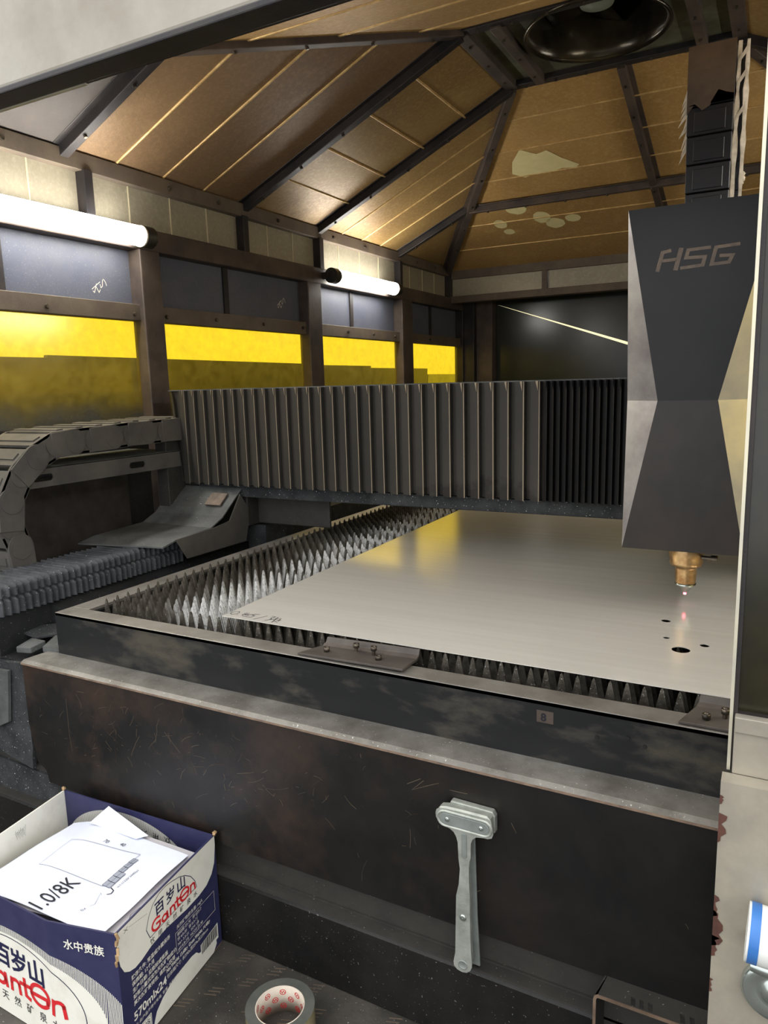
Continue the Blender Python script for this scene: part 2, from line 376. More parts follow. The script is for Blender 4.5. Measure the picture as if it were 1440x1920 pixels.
def at_parent(mb, name, mats, parent, **k): return mb.build(name, mats, parent, **k)

XL, XR, XC = -1.90, 0.73, -0.585      # side walls and the middle of the cabin
YF, YR = 0.914, 4.43                   # front and rear eave of the roof
FLOORZ = -1.035
# ================================================================= SETTING
o = MB().box((-7, -3, FLOORZ - 0.05), (5, 9, FLOORZ)).build('floor', 'floor'); o['kind'] = 'structure'

# ---- roof
ceil = structure('ceiling')
E0, T1 = 0.69, 1.10
A_ = V((XL, YF, E0)); B_ = V((XL, YR, 0.67)); a_ = V((-0.98, 2.414, T1)); b_ = V((-0.98, 2.93, T1))
def mir(p): return V((2 * XC - p[0], p[1], p[2]))
def lerp(p, q, t): return V(p) + (V(q) - V(p)) * t
def panel(poly, seams, m, out, name='insulation_panel', seamm='seam', stains=()):
    mb = MB(); out = V(out); mb.prism([V(p) + out * 0.013 for p in poly], out * 0.012)
    for p, q in seams: mb.cyl(V(p) + out * 0.013, V(q) + out * 0.012, 0.0045, n=6, mi=1)
    for st in stains: mb.add([V(p) + out * 0.0115 for p in st], [tuple(range(len(st)))], 2)
    return mb.build(name, [m, seamm, 'stain'], ceil)
OL, OR_, OB, OF = V((-0.41, 0, 0.91)), V((0.41, 0, 0.91)), V((0, 0.28, 0.96)), V((0, -0.28, 0.96))
def slope_pt(y, t):   # on the left slope, t from the eave to the ridge
    return V((XL + 0.92 * t, y, E0 + (T1 - E0) * t))
r0, r3 = 1.58, 3.737
th0 = (r0 - YF) / 1.5; th3 = (YR - r3) / 1.5
h0 = slope_pt(r0, th0); h3 = slope_pt(r3, th3)
for side in (0, 1):
    f_ = (lambda p: V(p)) if side == 0 else mir
    Oo = OL if side == 0 else OR_
    P = lambda *pts: [f_(p) for p in pts]
    hipt = lambda y: min(1, (y - YF) / 1.5, (YR - y) / 1.5)
    sy = lambda ys, t0=0.0: [(f_(slope_pt(y, t0)), f_(slope_pt(y, hipt(y)))) for y in ys]
    panel(P(slope_pt(YF, 0), slope_pt(r0, 0), h0), [], 'roof_g' if side == 0 else 'roof_l', Oo)
    panel(P(slope_pt(r0, 0), slope_pt(2.414, 0), a_, h0), sy([1.78, 1.98, 2.18]), 'roof_l', Oo)
    panel(P(slope_pt(2.414, 0), slope_pt(2.942, 0), b_, a_), [(f_(slope_pt(2.43, t)), f_(slope_pt(2.93, t))) for t in (0.2, 0.4, 0.6, 0.8)], 'roof_m', Oo)
    panel(P(slope_pt(2.942, 0), slope_pt(r3, 0), h3, b_), sy([3.14, 3.33, 3.52]), 'roof_m', Oo)
    panel(P(slope_pt(r3, 0), slope_pt(YR, 0), h3), [], 'roof_m', Oo)
def rear(x, t): return V((x, YR - 1.5 * t, 0.67 + 0.43 * t))
def hx(t): return XL + 0.92 * t
tp = th3; xr = -0.575
blob = lambda cx, cy, rx, ry, n=18, jit=0.2: [rear(cx + rx * math.cos(2 * PI * i / n) * (1 + random.uniform(-jit, jit)), cy + ry * math.sin(2 * PI * i / n) * (1 + random.uniform(-jit, jit))) for i in range(n)]
stU = [[rear(x, t) for x, t in ((-1.17, .62), (-1.14, .68), (-1.08, .735), (-1.02, .70), (-.97, .71), (-.92, .66), (-.86, .615), (-.88, .60), (-.94, .61), (-1.0, .595), (-1.08, .60), (-1.12, .59))]]
stL = [blob(cx, cy, rx, ry, jit=0.06) for cx, cy, rx, ry in ((-1.25, .42, .055, .04), (-1.38, .33, .035, .03), (-1.15, .34, .045, .04), (-1.1, .29, .05, .035), (-1.0, .31, .04, .025), (-1.36, .27, .03, .02))]
panel([rear(hx(0), 0), rear(-2 * -XC - hx(0), 0), rear(2 * XC - hx(tp), tp), rear(hx(tp), tp)],
      [(rear(hx(t) + 0.01, t), rear(2 * XC - hx(t) - 0.01, t)) for t in (0.17, 0.34)], 'roof_r', OB, stains=stL)
panel([rear(hx(tp), tp), rear(2 * XC - hx(tp), tp), rear(2 * XC - hx(1), 1), rear(hx(1), 1)],
      [(rear(hx(t) + 0.01, t), rear(2 * XC - hx(t) - 0.01, t)) for t in (0.60, 0.735, 0.87)], 'roof_r', OB, stains=stU)
def fr(x, t): return V((x, YF + 1.5 * t, E0 + 0.41 * t))
panel([fr(hx(0), 0), fr(2 * XC - hx(0), 0), fr(2 * XC - hx(1), 1), fr(hx(1), 1)],
      [(fr(hx(t) + 0.01, t), fr(2 * XC - hx(t) - 0.01, t)) for t in (0.2, 0.4, 0.58, 0.74, 0.9)], 'roof_r', OF)

def rib(p, q, w=0.030, h=0.032, n=5, m='frame', side=(0, 0, 1), down=0.001, flange=True):
    p, q = V(p), V(q); d = (q - p).normalized(); nrm = V(side); a = d.cross(nrm).normalized(); dn = a.cross(d).normalized()
    if dn.z > 0: dn = -dn
    mb = MB(); mb.beam(p + dn * down, q + dn * down, w, h, dn)
    if flange: mb.beam(p + dn * (down - h / 2 + 0.002) + a * w * 0.6, q + dn * (down - h / 2 + 0.002) + a * w * 0.6, w * 1.1, 0.004, dn)
    o = mb.build('rib', m, ceil, bevel=0.002)
    base = None
    for i in range(n):
        c = lerp(p, q, (i + 0.5) / n) + dn * (down + h / 2)
        b = MB().cyl(c - dn * 0.002, c + dn * 0.007, 0.0055, n=6).build('bolt', 'bolt', o)
    return o
for side in (0, 1):
    f_ = (lambda p: V(p)) if side == 0 else mir
    rib(f_(slope_pt(r0, 0)), f_(h0), m='frame_dark', n=2)
    rib(f_(slope_pt(2.414, 0)), f_(a_), n=5, m='frame_dark'); rib(f_(slope_pt(2.942, 0)), f_(b_), n=5, m='frame_dark')
    rib(f_(slope_pt(r3, 0)), f_(h3), n=2, m='frame_dark')
    rib(f_(B_), f_(b_), n=7, w=0.034); rib(f_(A_), f_(a_), n=8, w=0.036, down=-0.008)
    # cheek bars of the fan frame
    rib(f_(a_), f_(b_), n=3, w=0.045, h=0.03, down=-0.01); rib(f_(V((-0.865, 2.414, T1))), f_(V((-0.865, 2.93, T1))), n=3, w=0.035, h=0.04, down=-0.012)
rib(a_, mir(a_), n=7, w=0.04, h=0.045, m='frame_dark', down=-0.0225); rib(b_, mir(b_), n=7, w=0.04, h=0.034, m='frame_dark', down=-0.017)
rib(rear(hx(tp), tp), rear(2 * XC - hx(tp), tp), n=9, w=0.03)
rib(rear(xr, 1), rear(xr, 0), n=8, w=0.028)
MB().prism([(-1.0, 2.40, T1 + 0.03), (2 * XC + 1.0, 2.40, T1 + 0.03), (2 * XC + 1.0, 2.95, T1 + 0.03), (-1.0, 2.95, T1 + 0.03)], (0, 0, 0.01)) if 0 else None
ring = [(-1.0, 2.40), (2 * XC + 1.0, 2.40), (2 * XC + 1.0, 2.95), (-1.0, 2.95)]
MB().holed(ring, [circ(-0.595, 2.62, 0.212, 48)], lambda a, b: (a, b, T1 + 0.02), lambda a, b: (a, b, T1 + 0.03)).build('fan_plate', 'fanplate', ceil)

# ---- exhaust fan
t = thing('exhaust_fan', 'round dark exhaust fan in the roof peak with pale hub', 'fan', (-0.595, 2.62, T1 + 0.02))
MB().lathe((-0.595, 2.62, T1), (0, 0, 1), [(0.232, 0.0), (0.225, -0.006), (0.214, 0.004), (0.205, 0.03), (0.200, 0.12), (0.2, 0.20), (0.204, 0.20), (0.205, 0.12), (0.210, 0.03), (0.219, 0.012), (0.228, 0.006)], 64, closed=True).build('shroud', 'fandark', t)
MB().lathe((-0.595, 2.62, T1 + 0.08), (0, 0, 1), [(0.0005, -0.012), (0.022, -0.012), (0.024, -0.008), (0.03, -0.008), (0.032, -0.004), (0.052, -0.002), (0.055, 0.004), (0.055, 0.05), (0.0005, 0.05)], 40).build('hub', 'fanhub', t)
for k in range(5):
    a0 = 2 * PI * k / 5 + 0.4; mb = MB(); g = []
    for i in range(6):
        rr = 0.05 + 0.145 * i / 5; wd = 0.05 + 0.045 * i / 5
        for s_ in (-1, 1):
            an = a0 + s_ * wd / rr * 0.5 * (0.8 if s_ > 0 else 1.4); g.append((-0.595 + rr * math.cos(an), 2.62 + rr * math.sin(an), T1 + 0.105 + s_ * 0.018))
    n_ = len(g); g2 = [(x, y, z + 0.003) for x, y, z in g]
    fs = [(2 * i, 2 * i + 1, 2 * i + 3, 2 * i + 2) for i in range(5)]
    mb.add(g + g2, fs + [tuple(j + n_ for j in q[::-1]) for q in fs] + [(2 * i, 2 * i + 2, n_ + 2 * i + 2, n_ + 2 * i) for i in range(5)] + [(2 * i + 1, n_ + 2 * i + 1, n_ + 2 * i + 3, 2 * i + 3) for i in range(5)] + [(10, 11, n_ + 11, n_ + 10)], 0, True)
    mb.build('blade', 'fandark', t)
MB().cyl((-0.595, 2.62, T1 + 0.19), (-0.595, 2.62, T1 + 0.205), 0.204, n=48).build('backplate', 'black', t)

# ---- left wall
def boltx(x, y, z, parent, s=1):
    return MB().cyl((x, y, z), (x + 0.008 * s, y, z), 0.007, 0.0065, n=6).build('bolt', 'bolt', parent)
def sidewall(name, s):
    X = (lambda x: x) if s < 0 else (lambda x: 2 * XC - x)
    w = structure(name)
    def bx(a, b, nm, m, bevel=0.0, par=None):
        x0, x1 = sorted((X(a[0]), X(b[0]))); return MB().box((x0, a[1], a[2]), (x1, b[1], b[2])).build(nm, m, par or w, bevel=bevel)
    # lower cladding
    bx((-1.935, 0.80, FLOORZ), (-1.90, 4.78, -0.10), 'lower_panel', 'cover')
    # box beam and rails
    ea = bx((-1.945, YF, 0.655), (-1.885, YR + 0.02, 0.705), 'eave_rail', 'rail', 0.002)
    for y in (1.05, 1.38, 2.0, 2.25, 2.62, 3.05, 3.35, 3.95, 4.2): boltx(X(-1.885), y, 0.678, ea, -s)
    bm_ = bx((-1.935, 0.80, 0.455), (-1.875, 4.78, 0.525), 'box_beam', 'frame', 0.004)
    mr = bx((-1.925, 0.80, 0.228), (-1.888, 4.72, 0.281), 'mid_rail', 'rail', 0.002)
    for y in (1.05, 1.47, 1.80, 1.945, 2.2, 2.49, 2.77, 3.16, 3.42, 3.66, 4.12): boltx(X(-1.888), y, 0.248 + (0.006 if y > 2 else 0), mr, -s)
    for y0, y1 in ((0.80, 0.86), (1.827, 1.915), (2.80, 2.905), (3.72, 3.85)):
        bx((-1.925, y0, -0.60), (-1.868, y1, 0.456), 'post', 'frame', 0.004)
    # silver frieze between eave and beam, split by short uprights
    ups = [1.655, 2.40, 2.94, 3.74]; cuts = [0.92] + ups + [4.42]
    for y in ups: bx((-1.93, y - 0.016, 0.52), (-1.878, y + 0.016, 0.66), 'upright', 'frame_dark', 0.002)
    for y0, y1 in zip(cuts, cuts[1:]):
        mb = MB().box((min(X(-1.925), X(-1.915)), y0, 0.515), (max(X(-1.925), X(-1.915)), y1, 0.665))
        k = max(2, round((y1 - y0) / 0.185))
        for i in range(1, k):
            yy = y0 + (y1 - y0) * i / k; mb.box((min(X(-1.9155), X(-1.9125)), yy - 0.002, 0.52), (max(X(-1.9155), X(-1.9125)), yy + 0.002, 0.66), 1)
        mb.build('frieze_panel', ['frieze', 'friezeseam'], w)
    # blue grey plates over the windows
    for y0, y1 in ((0.86, 1.34), (1.365, 1.83), (1.91, 2.29), (2.315, 2.81), (2.90, 3.24), (3.265, 3.73), (3.85, 4.18), (4.205, 4.60)):
        mb = MB().box((min(X(-1.932), X(-1.922)), y0, 0.27), (max(X(-1.932), X(-1.922)), y1, 0.46))
        if s < 0 and y0 in (1.365, 2.315):
            fn = lambda a, b: (-1.9215, a, b); dy = 0 if y0 == 1.365 else 0.97
            for pts in ([(1.668, .318), (1.700, .342)], [(1.686, .335), (1.676, .308), (1.671, .312)], [(1.684, .326), (1.694, .310), (1.699, .318)], [(1.700, .335), (1.703, .325), (1.709, .330), (1.711, .349)], [(1.715, .352), (1.722, .345), (1.726, .334)]):
                mb.stroke([(a + dy, b + (0.025 if dy else 0)) for a, b in pts], 0.0022, fn, 1)
        mb.build('blue_plate', ['bluepanel', 'chalk'], w)
    for y in (1.352, 2.302, 3.252, 4.192): bx((-1.93, y - 0.014, 0.28), (-1.915, y + 0.014, 0.456), 'divider', 'frame_dark')
    # rear corner filler
    bx((-1.93, 4.60, -0.60), (-1.87, 4.70, 0.456), 'post', 'frame_dark', 0.003)
    return w
sidewall('wall_left', -1); sidewall('wall_right', 1)
k = 0
for X, nm in ((lambda x: x, 'l'), (lambda x: 2 * XC - x, 'r')):
    for y0, y1 in ((0.86, 1.83), (1.91, 2.81), (2.90, 3.73), (3.845, 4.605)):
        k += 1; wd = structure('window_%d' % k)
        x0, x1 = sorted((X(-1.916), X(-1.911)))
        MB().box((x0, y0, -0.11), (x1, y1, 0.24)).build('pane', 'yellow', wd)
        x0, x1 = sorted((X(-1.925), X(-1.895)))
        MB().box((x0, y0, -0.125), (x1, y1, -0.10)).build('window_sill', 'frame_dark', wd, bevel=0.002)

# ---- rear wall
w = structure('wall_rear')
MB().box((-1.93, 4.43, 0.635), (0.76, 4.48, 0.725)).build('eave_rail', 'rail', w, bevel=0.002)
MB().box((-1.93, 4.42, 0.488), (0.76, 4.50, 0.53)).build('lintel', 'rail', w, bevel=0.003)
for x0, x1 in ((-1.90, -1.30), (-1.262, -0.60), (-0.56, 0.10), (0.14, 0.75)):
    MB().box((x0, 4.45, 0.525), (x1, 4.46, 0.64)).build('frieze_panel', 'frieze', w)
for x in (-1.281, -0.58, 0.12): MB().box((x - 0.016, 4.432, 0.525), (x + 0.016, 4.47, 0.64)).build('upright', 'rail', w, bevel=0.002)
MB().box((-1.93, 4.62, -0.9), (-1.80, 4.72, 0.52)).build('post', 'frame_dark', w, bevel=0.003)
MB().box((-1.80, 4.66, -0.9), (-1.69, 4.74, 0.52)).build('post', 'frame', w, bevel=0.003)
# the dark sheet behind the opening, with a tapering slit
def rw(a, b): return (a, 4.74, b)
def rw2(a, b): return (a, 4.75, b)
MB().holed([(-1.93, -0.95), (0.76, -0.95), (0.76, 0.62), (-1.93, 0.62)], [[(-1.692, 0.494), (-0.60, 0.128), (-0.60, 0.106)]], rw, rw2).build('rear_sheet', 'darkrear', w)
MB().add([(-1.80, 4.77, 0.56), (-0.5, 4.77, 0.56), (-0.5, 4.77, 0.05), (-1.80, 4.77, 0.05)], [(0, 1, 2, 3)]).build('slit_glow_plate', 'slit', w)  # added emissive plate; its glow through the slit draws the bright streak
MB().box((-1.93, 4.48, 0.52), (0.76, 4.76, 0.54)).build('soffit', 'frame_dark', w)

MB().box((-1.93, 4.415, 0.50), (-1.876, 4.47, 0.69)).build('upright', 'frame_dark', w, bevel=0.002)
# ---- front header above the opening (trim), the beige panel with its dark hem
tr = structure('trim_1')
MB().box((-2.1, 0.79, 0.4565), (0.9, 0.81, 0.80)).build('header_panel', 'header', tr, bevel=0.004)
MB().box((-2.1, 0.788, 0.4475), (0.9, 0.829, 0.4567)).build('hem', 'frame_dark', tr, bevel=0.002)
MB().box((-2.1, 0.829, 0.4465), (-0.93, 0.834, 0.4485)).build('edge_strip', 'silverlit_strip', tr)
MB().box((-2.1, 0.83, 0.449), (0.9, 0.835, 0.72)).build('header_back', 'frame_dark', tr)

# ---- sliding door at the right
d = structure('door_1')
MB().holed([(-0.0245, -0.386), (0.80, -0.386), (0.80, 0.40), (-0.0245, 0.40)], [[(-0.0205, -0.326), (0.72, -0.326), (0.72, 0.37), (-0.0205, 0.37)]],
           lambda a, b: (a, 0.750, b), lambda a, b: (a, 0.775, b)).build('frame', 'frame_dark', d)
MB().box((-0.0275, 0.748, -0.386), (-0.0245, 0.756, 0.43)).build('edge_strip', 'silverlit_strip', d)
MB().box((-0.0205, 0.757, -0.33), (0.72, 0.762, 0.372)).build('pane', 'olive', d)
MB().box((-0.0225, 0.742, -0.386), (0.79, 0.750, -0.326), 0).box((-0.0225, 0.7395, -0.342), (0.79, 0.743, -0.326), 0).build('sill_strip', 'steelworn', d, bevel=0.001)
mb = MB().box((-0.0308, 0.722, FLOORZ), (0.80, 0.742, -0.386))
for zc, hh, ww in ((-0.435, 0.016, 0.006), (-0.52, 0.012, 0.004), (-0.545, 0.02, 0.008), (-0.565, 0.012, 0.006), (-0.405, 0.005, 0.003), (-0.61, 0.008, 0.003)):
    pl = [(-0.0309, zc - hh)]; 
    for i in range(7): pl.append((-0.0309 + ww * (0.3 + random.random()), zc - hh + 2 * hh * (i + 0.5) / 7))
    pl.append((-0.0309, zc + hh))
    for q0, q1 in zip(pl, pl[1:]): mb.flat([(-0.0309, q0[1]), q0, q1, (-0.0309, q1[1])], lambda a, b: (a, 0.7215, b), 1)
mb.build('lower_leaf', ['steelworn', 'rust'], d)

# pipe of tape / roll and ring latch on the door
t = thing('tape_roll', 'white roll with a blue band on the beige door face', 'roll', (0.02, 0.722, -0.527))
MB().cyl((-0.0005, 0.700, -0.521), (0.060, 0.700, -0.524), 0.0265, n=32).build('roll', 'whitep', t, bevel=0.001)
MB().cyl((0.0015, 0.700, -0.5211), (0.0100, 0.700, -0.5215), 0.0270, n=32).build('band', 'blue', t)
t = thing('door_handle', 'pale metal oval handle low on the beige door', 'handle', (0.02, 0.722, -0.60))
mb = MB(); mb.lathe((0.028, 0.722, -0.592), (0, -1, 0), [(0.031, 0.0), (0.031, 0.006), (0.027, 0.011), (0.018, 0.006), (0.013, 0.007), (0.010, 0.012), (0.0005, 0.012)], 40)
mb.build('rosette', 'chrome', t)
MB().cyl((0.028, 0.714, -0.567), (0.06, 0.704, -0.563), 0.009, n=16).cyl((0.005, 0.716, -0.568), (0.028, 0.714, -0.567), 0.006, 0.009, n=16).build('lever', 'chrome', t, bevel=0.001)

# ================================================================= LAMPS
def lamp(x, y0, y1, z, label, group=None, capnear=True):
    t = thing('tube_lamp', label, 'lamp', (x, (y0 + y1) / 2, z), group)
    MB().cyl((x, y0, z), (x, y1, z), 0.031, n=32).build('tube', 'lamp', t)
    for y, s in ((y0, -1), (y1, 1)):
        MB().cyl((x, y, z), (x, y + 0.006 * s, z), 0.033, n=32).build('glow_rim', 'film', t)
        MB().cyl((x, y + 0.006 * s, z), (x, y + 0.045 * s, z), 0.034, n=32).cyl((x, y + 0.045 * s, z), (x, y + 0.058 * s, z), 0.022, n=24).build('end_cap', 'lampcap', t)
        MB().box((min(x, x - 0.0), y + 0.02 * s - 0.012, z - 0.014), (x + 0.0005, y + 0.02 * s + 0.012, z + 0.014)).beam((x, y + 0.05 * s, z), (x - (0.05 if x < XC else -0.05), y + 0.05 * s, z), 0.018, 0.028).cyl((x, y + 0.058 * s, z - 0.006), (x, y + 0.075 * s, z - 0.006), 0.005, n=10).build('bracket', 'frame_dark', t)
    return t
lamp(-1.835, 0.86, 1.80, 0.486, 'long lit tube lamp on the left wall nearest the opening')
lamp(-1.835, 2.985, 3.56, 0.492, 'short lit tube lamp far along the left wall')
lamp(2 * XC + 1.835, 0.90, 1.80, 0.486, 'lit tube lamp on the right wall beside the door')
lamp(2 * XC + 1.835, 2.985, 3.56, 0.492, 'lit tube lamp on the right wall deep in the cabin')

# ================================================================= SHEETS STACKED OUTSIDE THE WINDOWS
for y0, y1, z0, z1, m, lab in ((0.2, 1.735, 0.122, 0.122, 'hall', 'grey metal sheet outside the first yellow window, slightly lower one'),
                         (1.735, 3.30, 0.131, 0.118, 'hall', 'grey metal sheet outside behind the second yellow window'),
                         (3.30, 4.03, 0.112, 0.112, 'hall', 'grey metal sheet outside behind the third yellow window'),
                         (4.04, 4.86, 0.100, 0.100, 'hall', 'dark sheet edge outside between third and fourth yellow windows'),
                         (4.87, 5.7, 0.060, 0.060, 'hallpale', 'pale low board outside behind the farthest yellow window')):
    dx = 0.25 if y0 < 1 else 0.0
    o = MB().add([(-2.25 - dx * 0, y0, z0), (-2.25, y1, z1), (-2.30, y1, FLOORZ), (-2.30, y0, FLOORZ), (-2.27, y0, z0), (-2.27, y1, z1), (-2.32, y1, FLOORZ), (-2.32, y0, FLOORZ)],
             [(0, 1, 2, 3), (7, 6, 5, 4), (0, 4, 5, 1), (1, 5, 6, 2), (2, 6, 7, 3), (3, 7, 4, 0)]).build('metal_sheet', m)
    tag(o, lab, 'metal sheet', 'sheets stacked outside the cabin')

# ================================================================= MACHINE BED
t = thing('machine_bed', 'dark scuffed steel bed front of the cutting machine with dusty ledge', 'machine', (-0.4, 0.95, FLOORZ))
mb = MB(); poly = [(-1.392, -0.562), (0.72, -0.562), (0.72, -0.83), (-1.20, -0.832), (-1.345, -0.826), (-1.352, -0.80), (-1.378, -0.785), (-1.392, -0.70)]
mb.prism([(a, 0.932, b) for a, b in poly], (0, 0.012, 0))
random.seed(31); ff = lambda a, b: (a, 0.9316, b)
for i in range(210):
    cx = -0.95 + random.gauss(0, 0.27); cz = -0.68 + random.gauss(0, 0.055)
    if not (-1.36 < cx < 0.1 and -0.81 < cz < -0.575): continue
    a = random.choice((0.6, -0.9, 1.3, 0.2)) + random.gauss(0, 0.35); L = random.expovariate(1 / 0.012) + 0.003; bnd = random.uniform(-0.3, 0.3)
    pts = [(cx, cz)]
    for q in range(3): pts.append((pts[-1][0] + L / 3 * math.cos(a), pts[-1][1] + L / 3 * math.sin(a))); a += bnd
    if all(-0.825 < z_ < -0.566 for _, z_ in pts): mb.stroke(pts, random.choice((0.0004, 0.0006, 0.0009)), ff, random.choice((1, 1, 2)))
for pts in ([(-1.262, -.62), (-1.263, -.70), (-1.260, -.735)], [(-1.14, -.705), (-1.155, -.69)], [(-.99, -.635), (-.955, -.668)], [(-.45, -.600), (-.47, -.620), (-.44, -.605), (-.425, -.598)], [(-.478, -.612), (-.455, -.598)], [(-.31, -.632), (-.303, -.645)]): mb.stroke(pts, 0.0011, ff, 1)
mb.build('front_panel', ['front', 'scr1', 'scr2'], t, norm=False)
mb = MB(); yb = 1.02
mb.add([(-1.394, 0.930, -0.562), (0.72, 0.930, -0.562), (0.72, 0.939, -0.5575), (-1.394, 0.939, -0.5575), (-1.385, yb, -0.5575), (0.72, yb, -0.5575)],
       [(0, 1, 2, 3), (3, 2, 5, 4)], 0)
mb.add([(-1.394, 0.9295, -0.5655), (0.72, 0.9295, -0.5655), (0.72, 0.930, -0.562), (-1.394, 0.930, -0.562)], [(0, 1, 2, 3)], 1)
mb.add([(-1.394, 0.932, -0.57), (0.72, 0.932, -0.57), (0.72, yb, -0.57), (-1.385, yb, -0.57)], [(0, 1, 2, 3)], 0)
mb.build('ledge', ['ledge', 'edge'], t)
# recessed skirt, its folded lip and the toe plate
MB().box((-1.89, 0.950, -0.90), (0.72, 0.960, -0.60)).build('skirt', 'cover', t)
mb = MB(); pr = [(0.950, -0.888), (0.934, -0.894), (0.9285, -0.903), (0.9285, FLOORZ), (0.937, FLOORZ), (0.95, -0.91)]
mb.prism([(-1.89, a, b) for a, b in pr], (2.61, 0, 0)).build('toe_plate', 'toe', t, bevel=0.002)
MB().box((-1.89, 0.946, -0.896), (0.72, 0.955, -0.886)).beam((-1.89, 0.938, -0.8905), (0.72, 0.938, -0.8905), 0.026, 0.004, (0, 0, 1)).build('lip', 'cover', t)
for x, z in ((-0.163, -0.548), (-0.14, -0.548), (-0.205, -0.548)): MB().cyl((x, 0.9955, -0.505 if x != -0.163 else -0.497), (x, 0.9945, -0.505 if x != -0.163 else -0.497), 0.003, n=12).build('rivet_hole', 'black', t)
# left front, torn dusty plates
mb = MB().prism([(a, 0.934, b) for a, b in [(-1.394, -0.566), (-1.47, -0.572), (-1.89, -0.60), (-1.89, -0.78), (-1.51, -0.79), (-1.40, -0.81), (-1.396, -0.775), (-1.392, -0.76)]], (0, 0.010, 0))
mb.build('side_plate', 'dust', t)
MB().prism([(a, 0.924, b) for a, b in [(-1.432, -0.585), (-1.89, -0.61), (-1.89, -0.76), (-1.49, -0.725), (-1.452, -0.707)]], (0, 0.008, 0)).build('patch_plate', 'dustplate', t, bevel=0.001)
MB().prism([(a, 0.944, b) for a, b in [(-1.2, -0.83), (-1.89, -0.80), (-1.89, -0.91), (-1.2, -0.90)]], (0, 0.006, 0)).build('lower_side_plate', 'dust', t)
# machine deck between bed and wall, inner floor
dk_ = structure('machine_deck')
MB().box((-1.90, 0.96, -0.60), (-1.30, 4.70, -0.578)).build('deck', 'deck', dk_)
MB().box((-1.36, 1.05, -0.62), (0.20, 4.70, -0.60)).box((0.19, 0.96, -0.60), (0.73, 4.7, -0.578)).build('inner_deck', 'black', dk_)
MB().prism([(-1.42, 0.975, -0.562), (-1.415, 1.01, -0.556), (-1.462, 1.01, -0.556), (-1.456, 0.965, -0.562)], (0, 0, 0.014)).build('tab', 'dustplate', t, bevel=0.002)
MB().prism([(-1.45, 1.013, -0.545), (-1.565, 1.033, -0.545), (-1.482, 1.09, -0.54), (-1.38, 1.08, -0.54)], (0, 0, 0.004)).build('loose_flap', 'dust', t)
MB().prism([(-1.40, 0.99, -0.560), (-1.355, 1.0, -0.556), (-1.355, 1.06, -0.55), (-1.43, 1.06, -0.55)], (0, 0, 0.012)).build('corner_shim', 'dustplate', t)

# ---- exchange table frame (rim)
TX0, TX1, TY0, TY1, TZ = -1.355, 0.185, 0.996, 3.90, -0.465
t = thing('cutting_table', 'rectangular worn steel table frame holding the serrated slats', 'table', (XC, 2.4, -0.56))
def rim(name, a, b, top, face, thick=0.008):
    (x0, y0), (x1, y1) = a, b
    mb = MB(); mb.box((min(x0, x1), min(y0, y1), TZ - thick), (max(x0, x1), max(y0, y1), TZ), 0)
    return mb.build(name, top, t, bevel=0.0015)
rim('front_flange', (TX0, TY0), (TX1, TY0 + 0.045), 'rimtop', None)
rim('side_flange', (TX0, TY0 + 0.045), (TX0 + 0.052, TY1), 'rimtop', None)
rim('side_flange', (TX1 - 0.052, TY0 + 0.045), (TX1, TY1), 'rimtop', None)
rim('rear_flange', (TX0, TY1 - 0.045), (TX1, TY1), 'rimtop', None)
mb = MB().box((TX0, TY0, -0.5575), (TX1, TY0 + 0.008, TZ - 0.001))
mb.flat([(-0.293, -0.480), (-0.268, -0.480), (-0.268, -0.499), (-0.293, -0.499)], lambda a, b: (a, TY0 - 0.0003, b), 2)
mb.text('8', 0.017, lambda a, b: (a, TY0 - 0.0006, b), at=(-0.287, -0.496), bold=0.0006, mi=1)
mb.build('front_web', ['rimface', 'ink', 'frame'], t)
MB().box((TX0, TY0 + 0.008, -0.5575), (TX0 + 0.008, TY1, TZ - 0.001)).build('side_web', 'frame_dark', t)
MB().box((TX1 - 0.008, TY0 + 0.008, -0.5575), (TX1, TY1, TZ - 0.001)).build('side_web', 'frame_dark', t)
MB().box((TX0 + 0.052, TY0 + 0.008, -0.535), (TX0 + 0.058, TY1, TZ - 0.008)).build('slat_rack', 'rimface', t)

# ---- serrated slats; each can be lifted out of the rack
SH = -0.4465         # height of the tooth tips
def slat(y, jit):
    p = 0.0245; x0 = TX0 + 0.062; n = 57; mb = MB()
    hh = 0.052; yy0, yy1 = y - 0.0014, y + 0.0014; pts = []
    for i in range(n):
        xa = x0 + i * p; k = random.uniform(-0.003, 0.0015) if jit else 0
        pts += [(xa, SH - hh), (xa + p * 0.40, SH - 0.004 + k), (xa + p * 0.5, SH + k * 0.5), (xa + p * 0.60, SH - 0.004 + k)]
    pts.append((x0 + n * p, SH - hh))
    zb = -0.540
    for (xa, za), (xb, zb_) in zip(pts, pts[1:]):
        mb.add([(xa, yy0, zb), (xb, yy0, zb), (xb, yy0, zb_), (xa, yy0, za), (xa, yy1, zb), (xb, yy1, zb), (xb, yy1, zb_), (xa, yy1, za)],
               [(0, 1, 2, 3), (7, 6, 5, 4), (3, 2, 6, 7), (0, 4, 5, 1)])
    return mb
protos = []
def ordinal(n):
    one = 'zeroth first second third fourth fifth sixth seventh eighth ninth tenth eleventh twelfth thirteenth fourteenth fifteenth sixteenth seventeenth eighteenth nineteenth'.split()
    tens = {2: 'twent', 3: 'thirt', 4: 'fort', 5: 'fift'}
    return one[n] if n < 20 else (tens[n // 10] + ('ieth' if n % 10 == 0 else 'y-' + one[n % 10]))
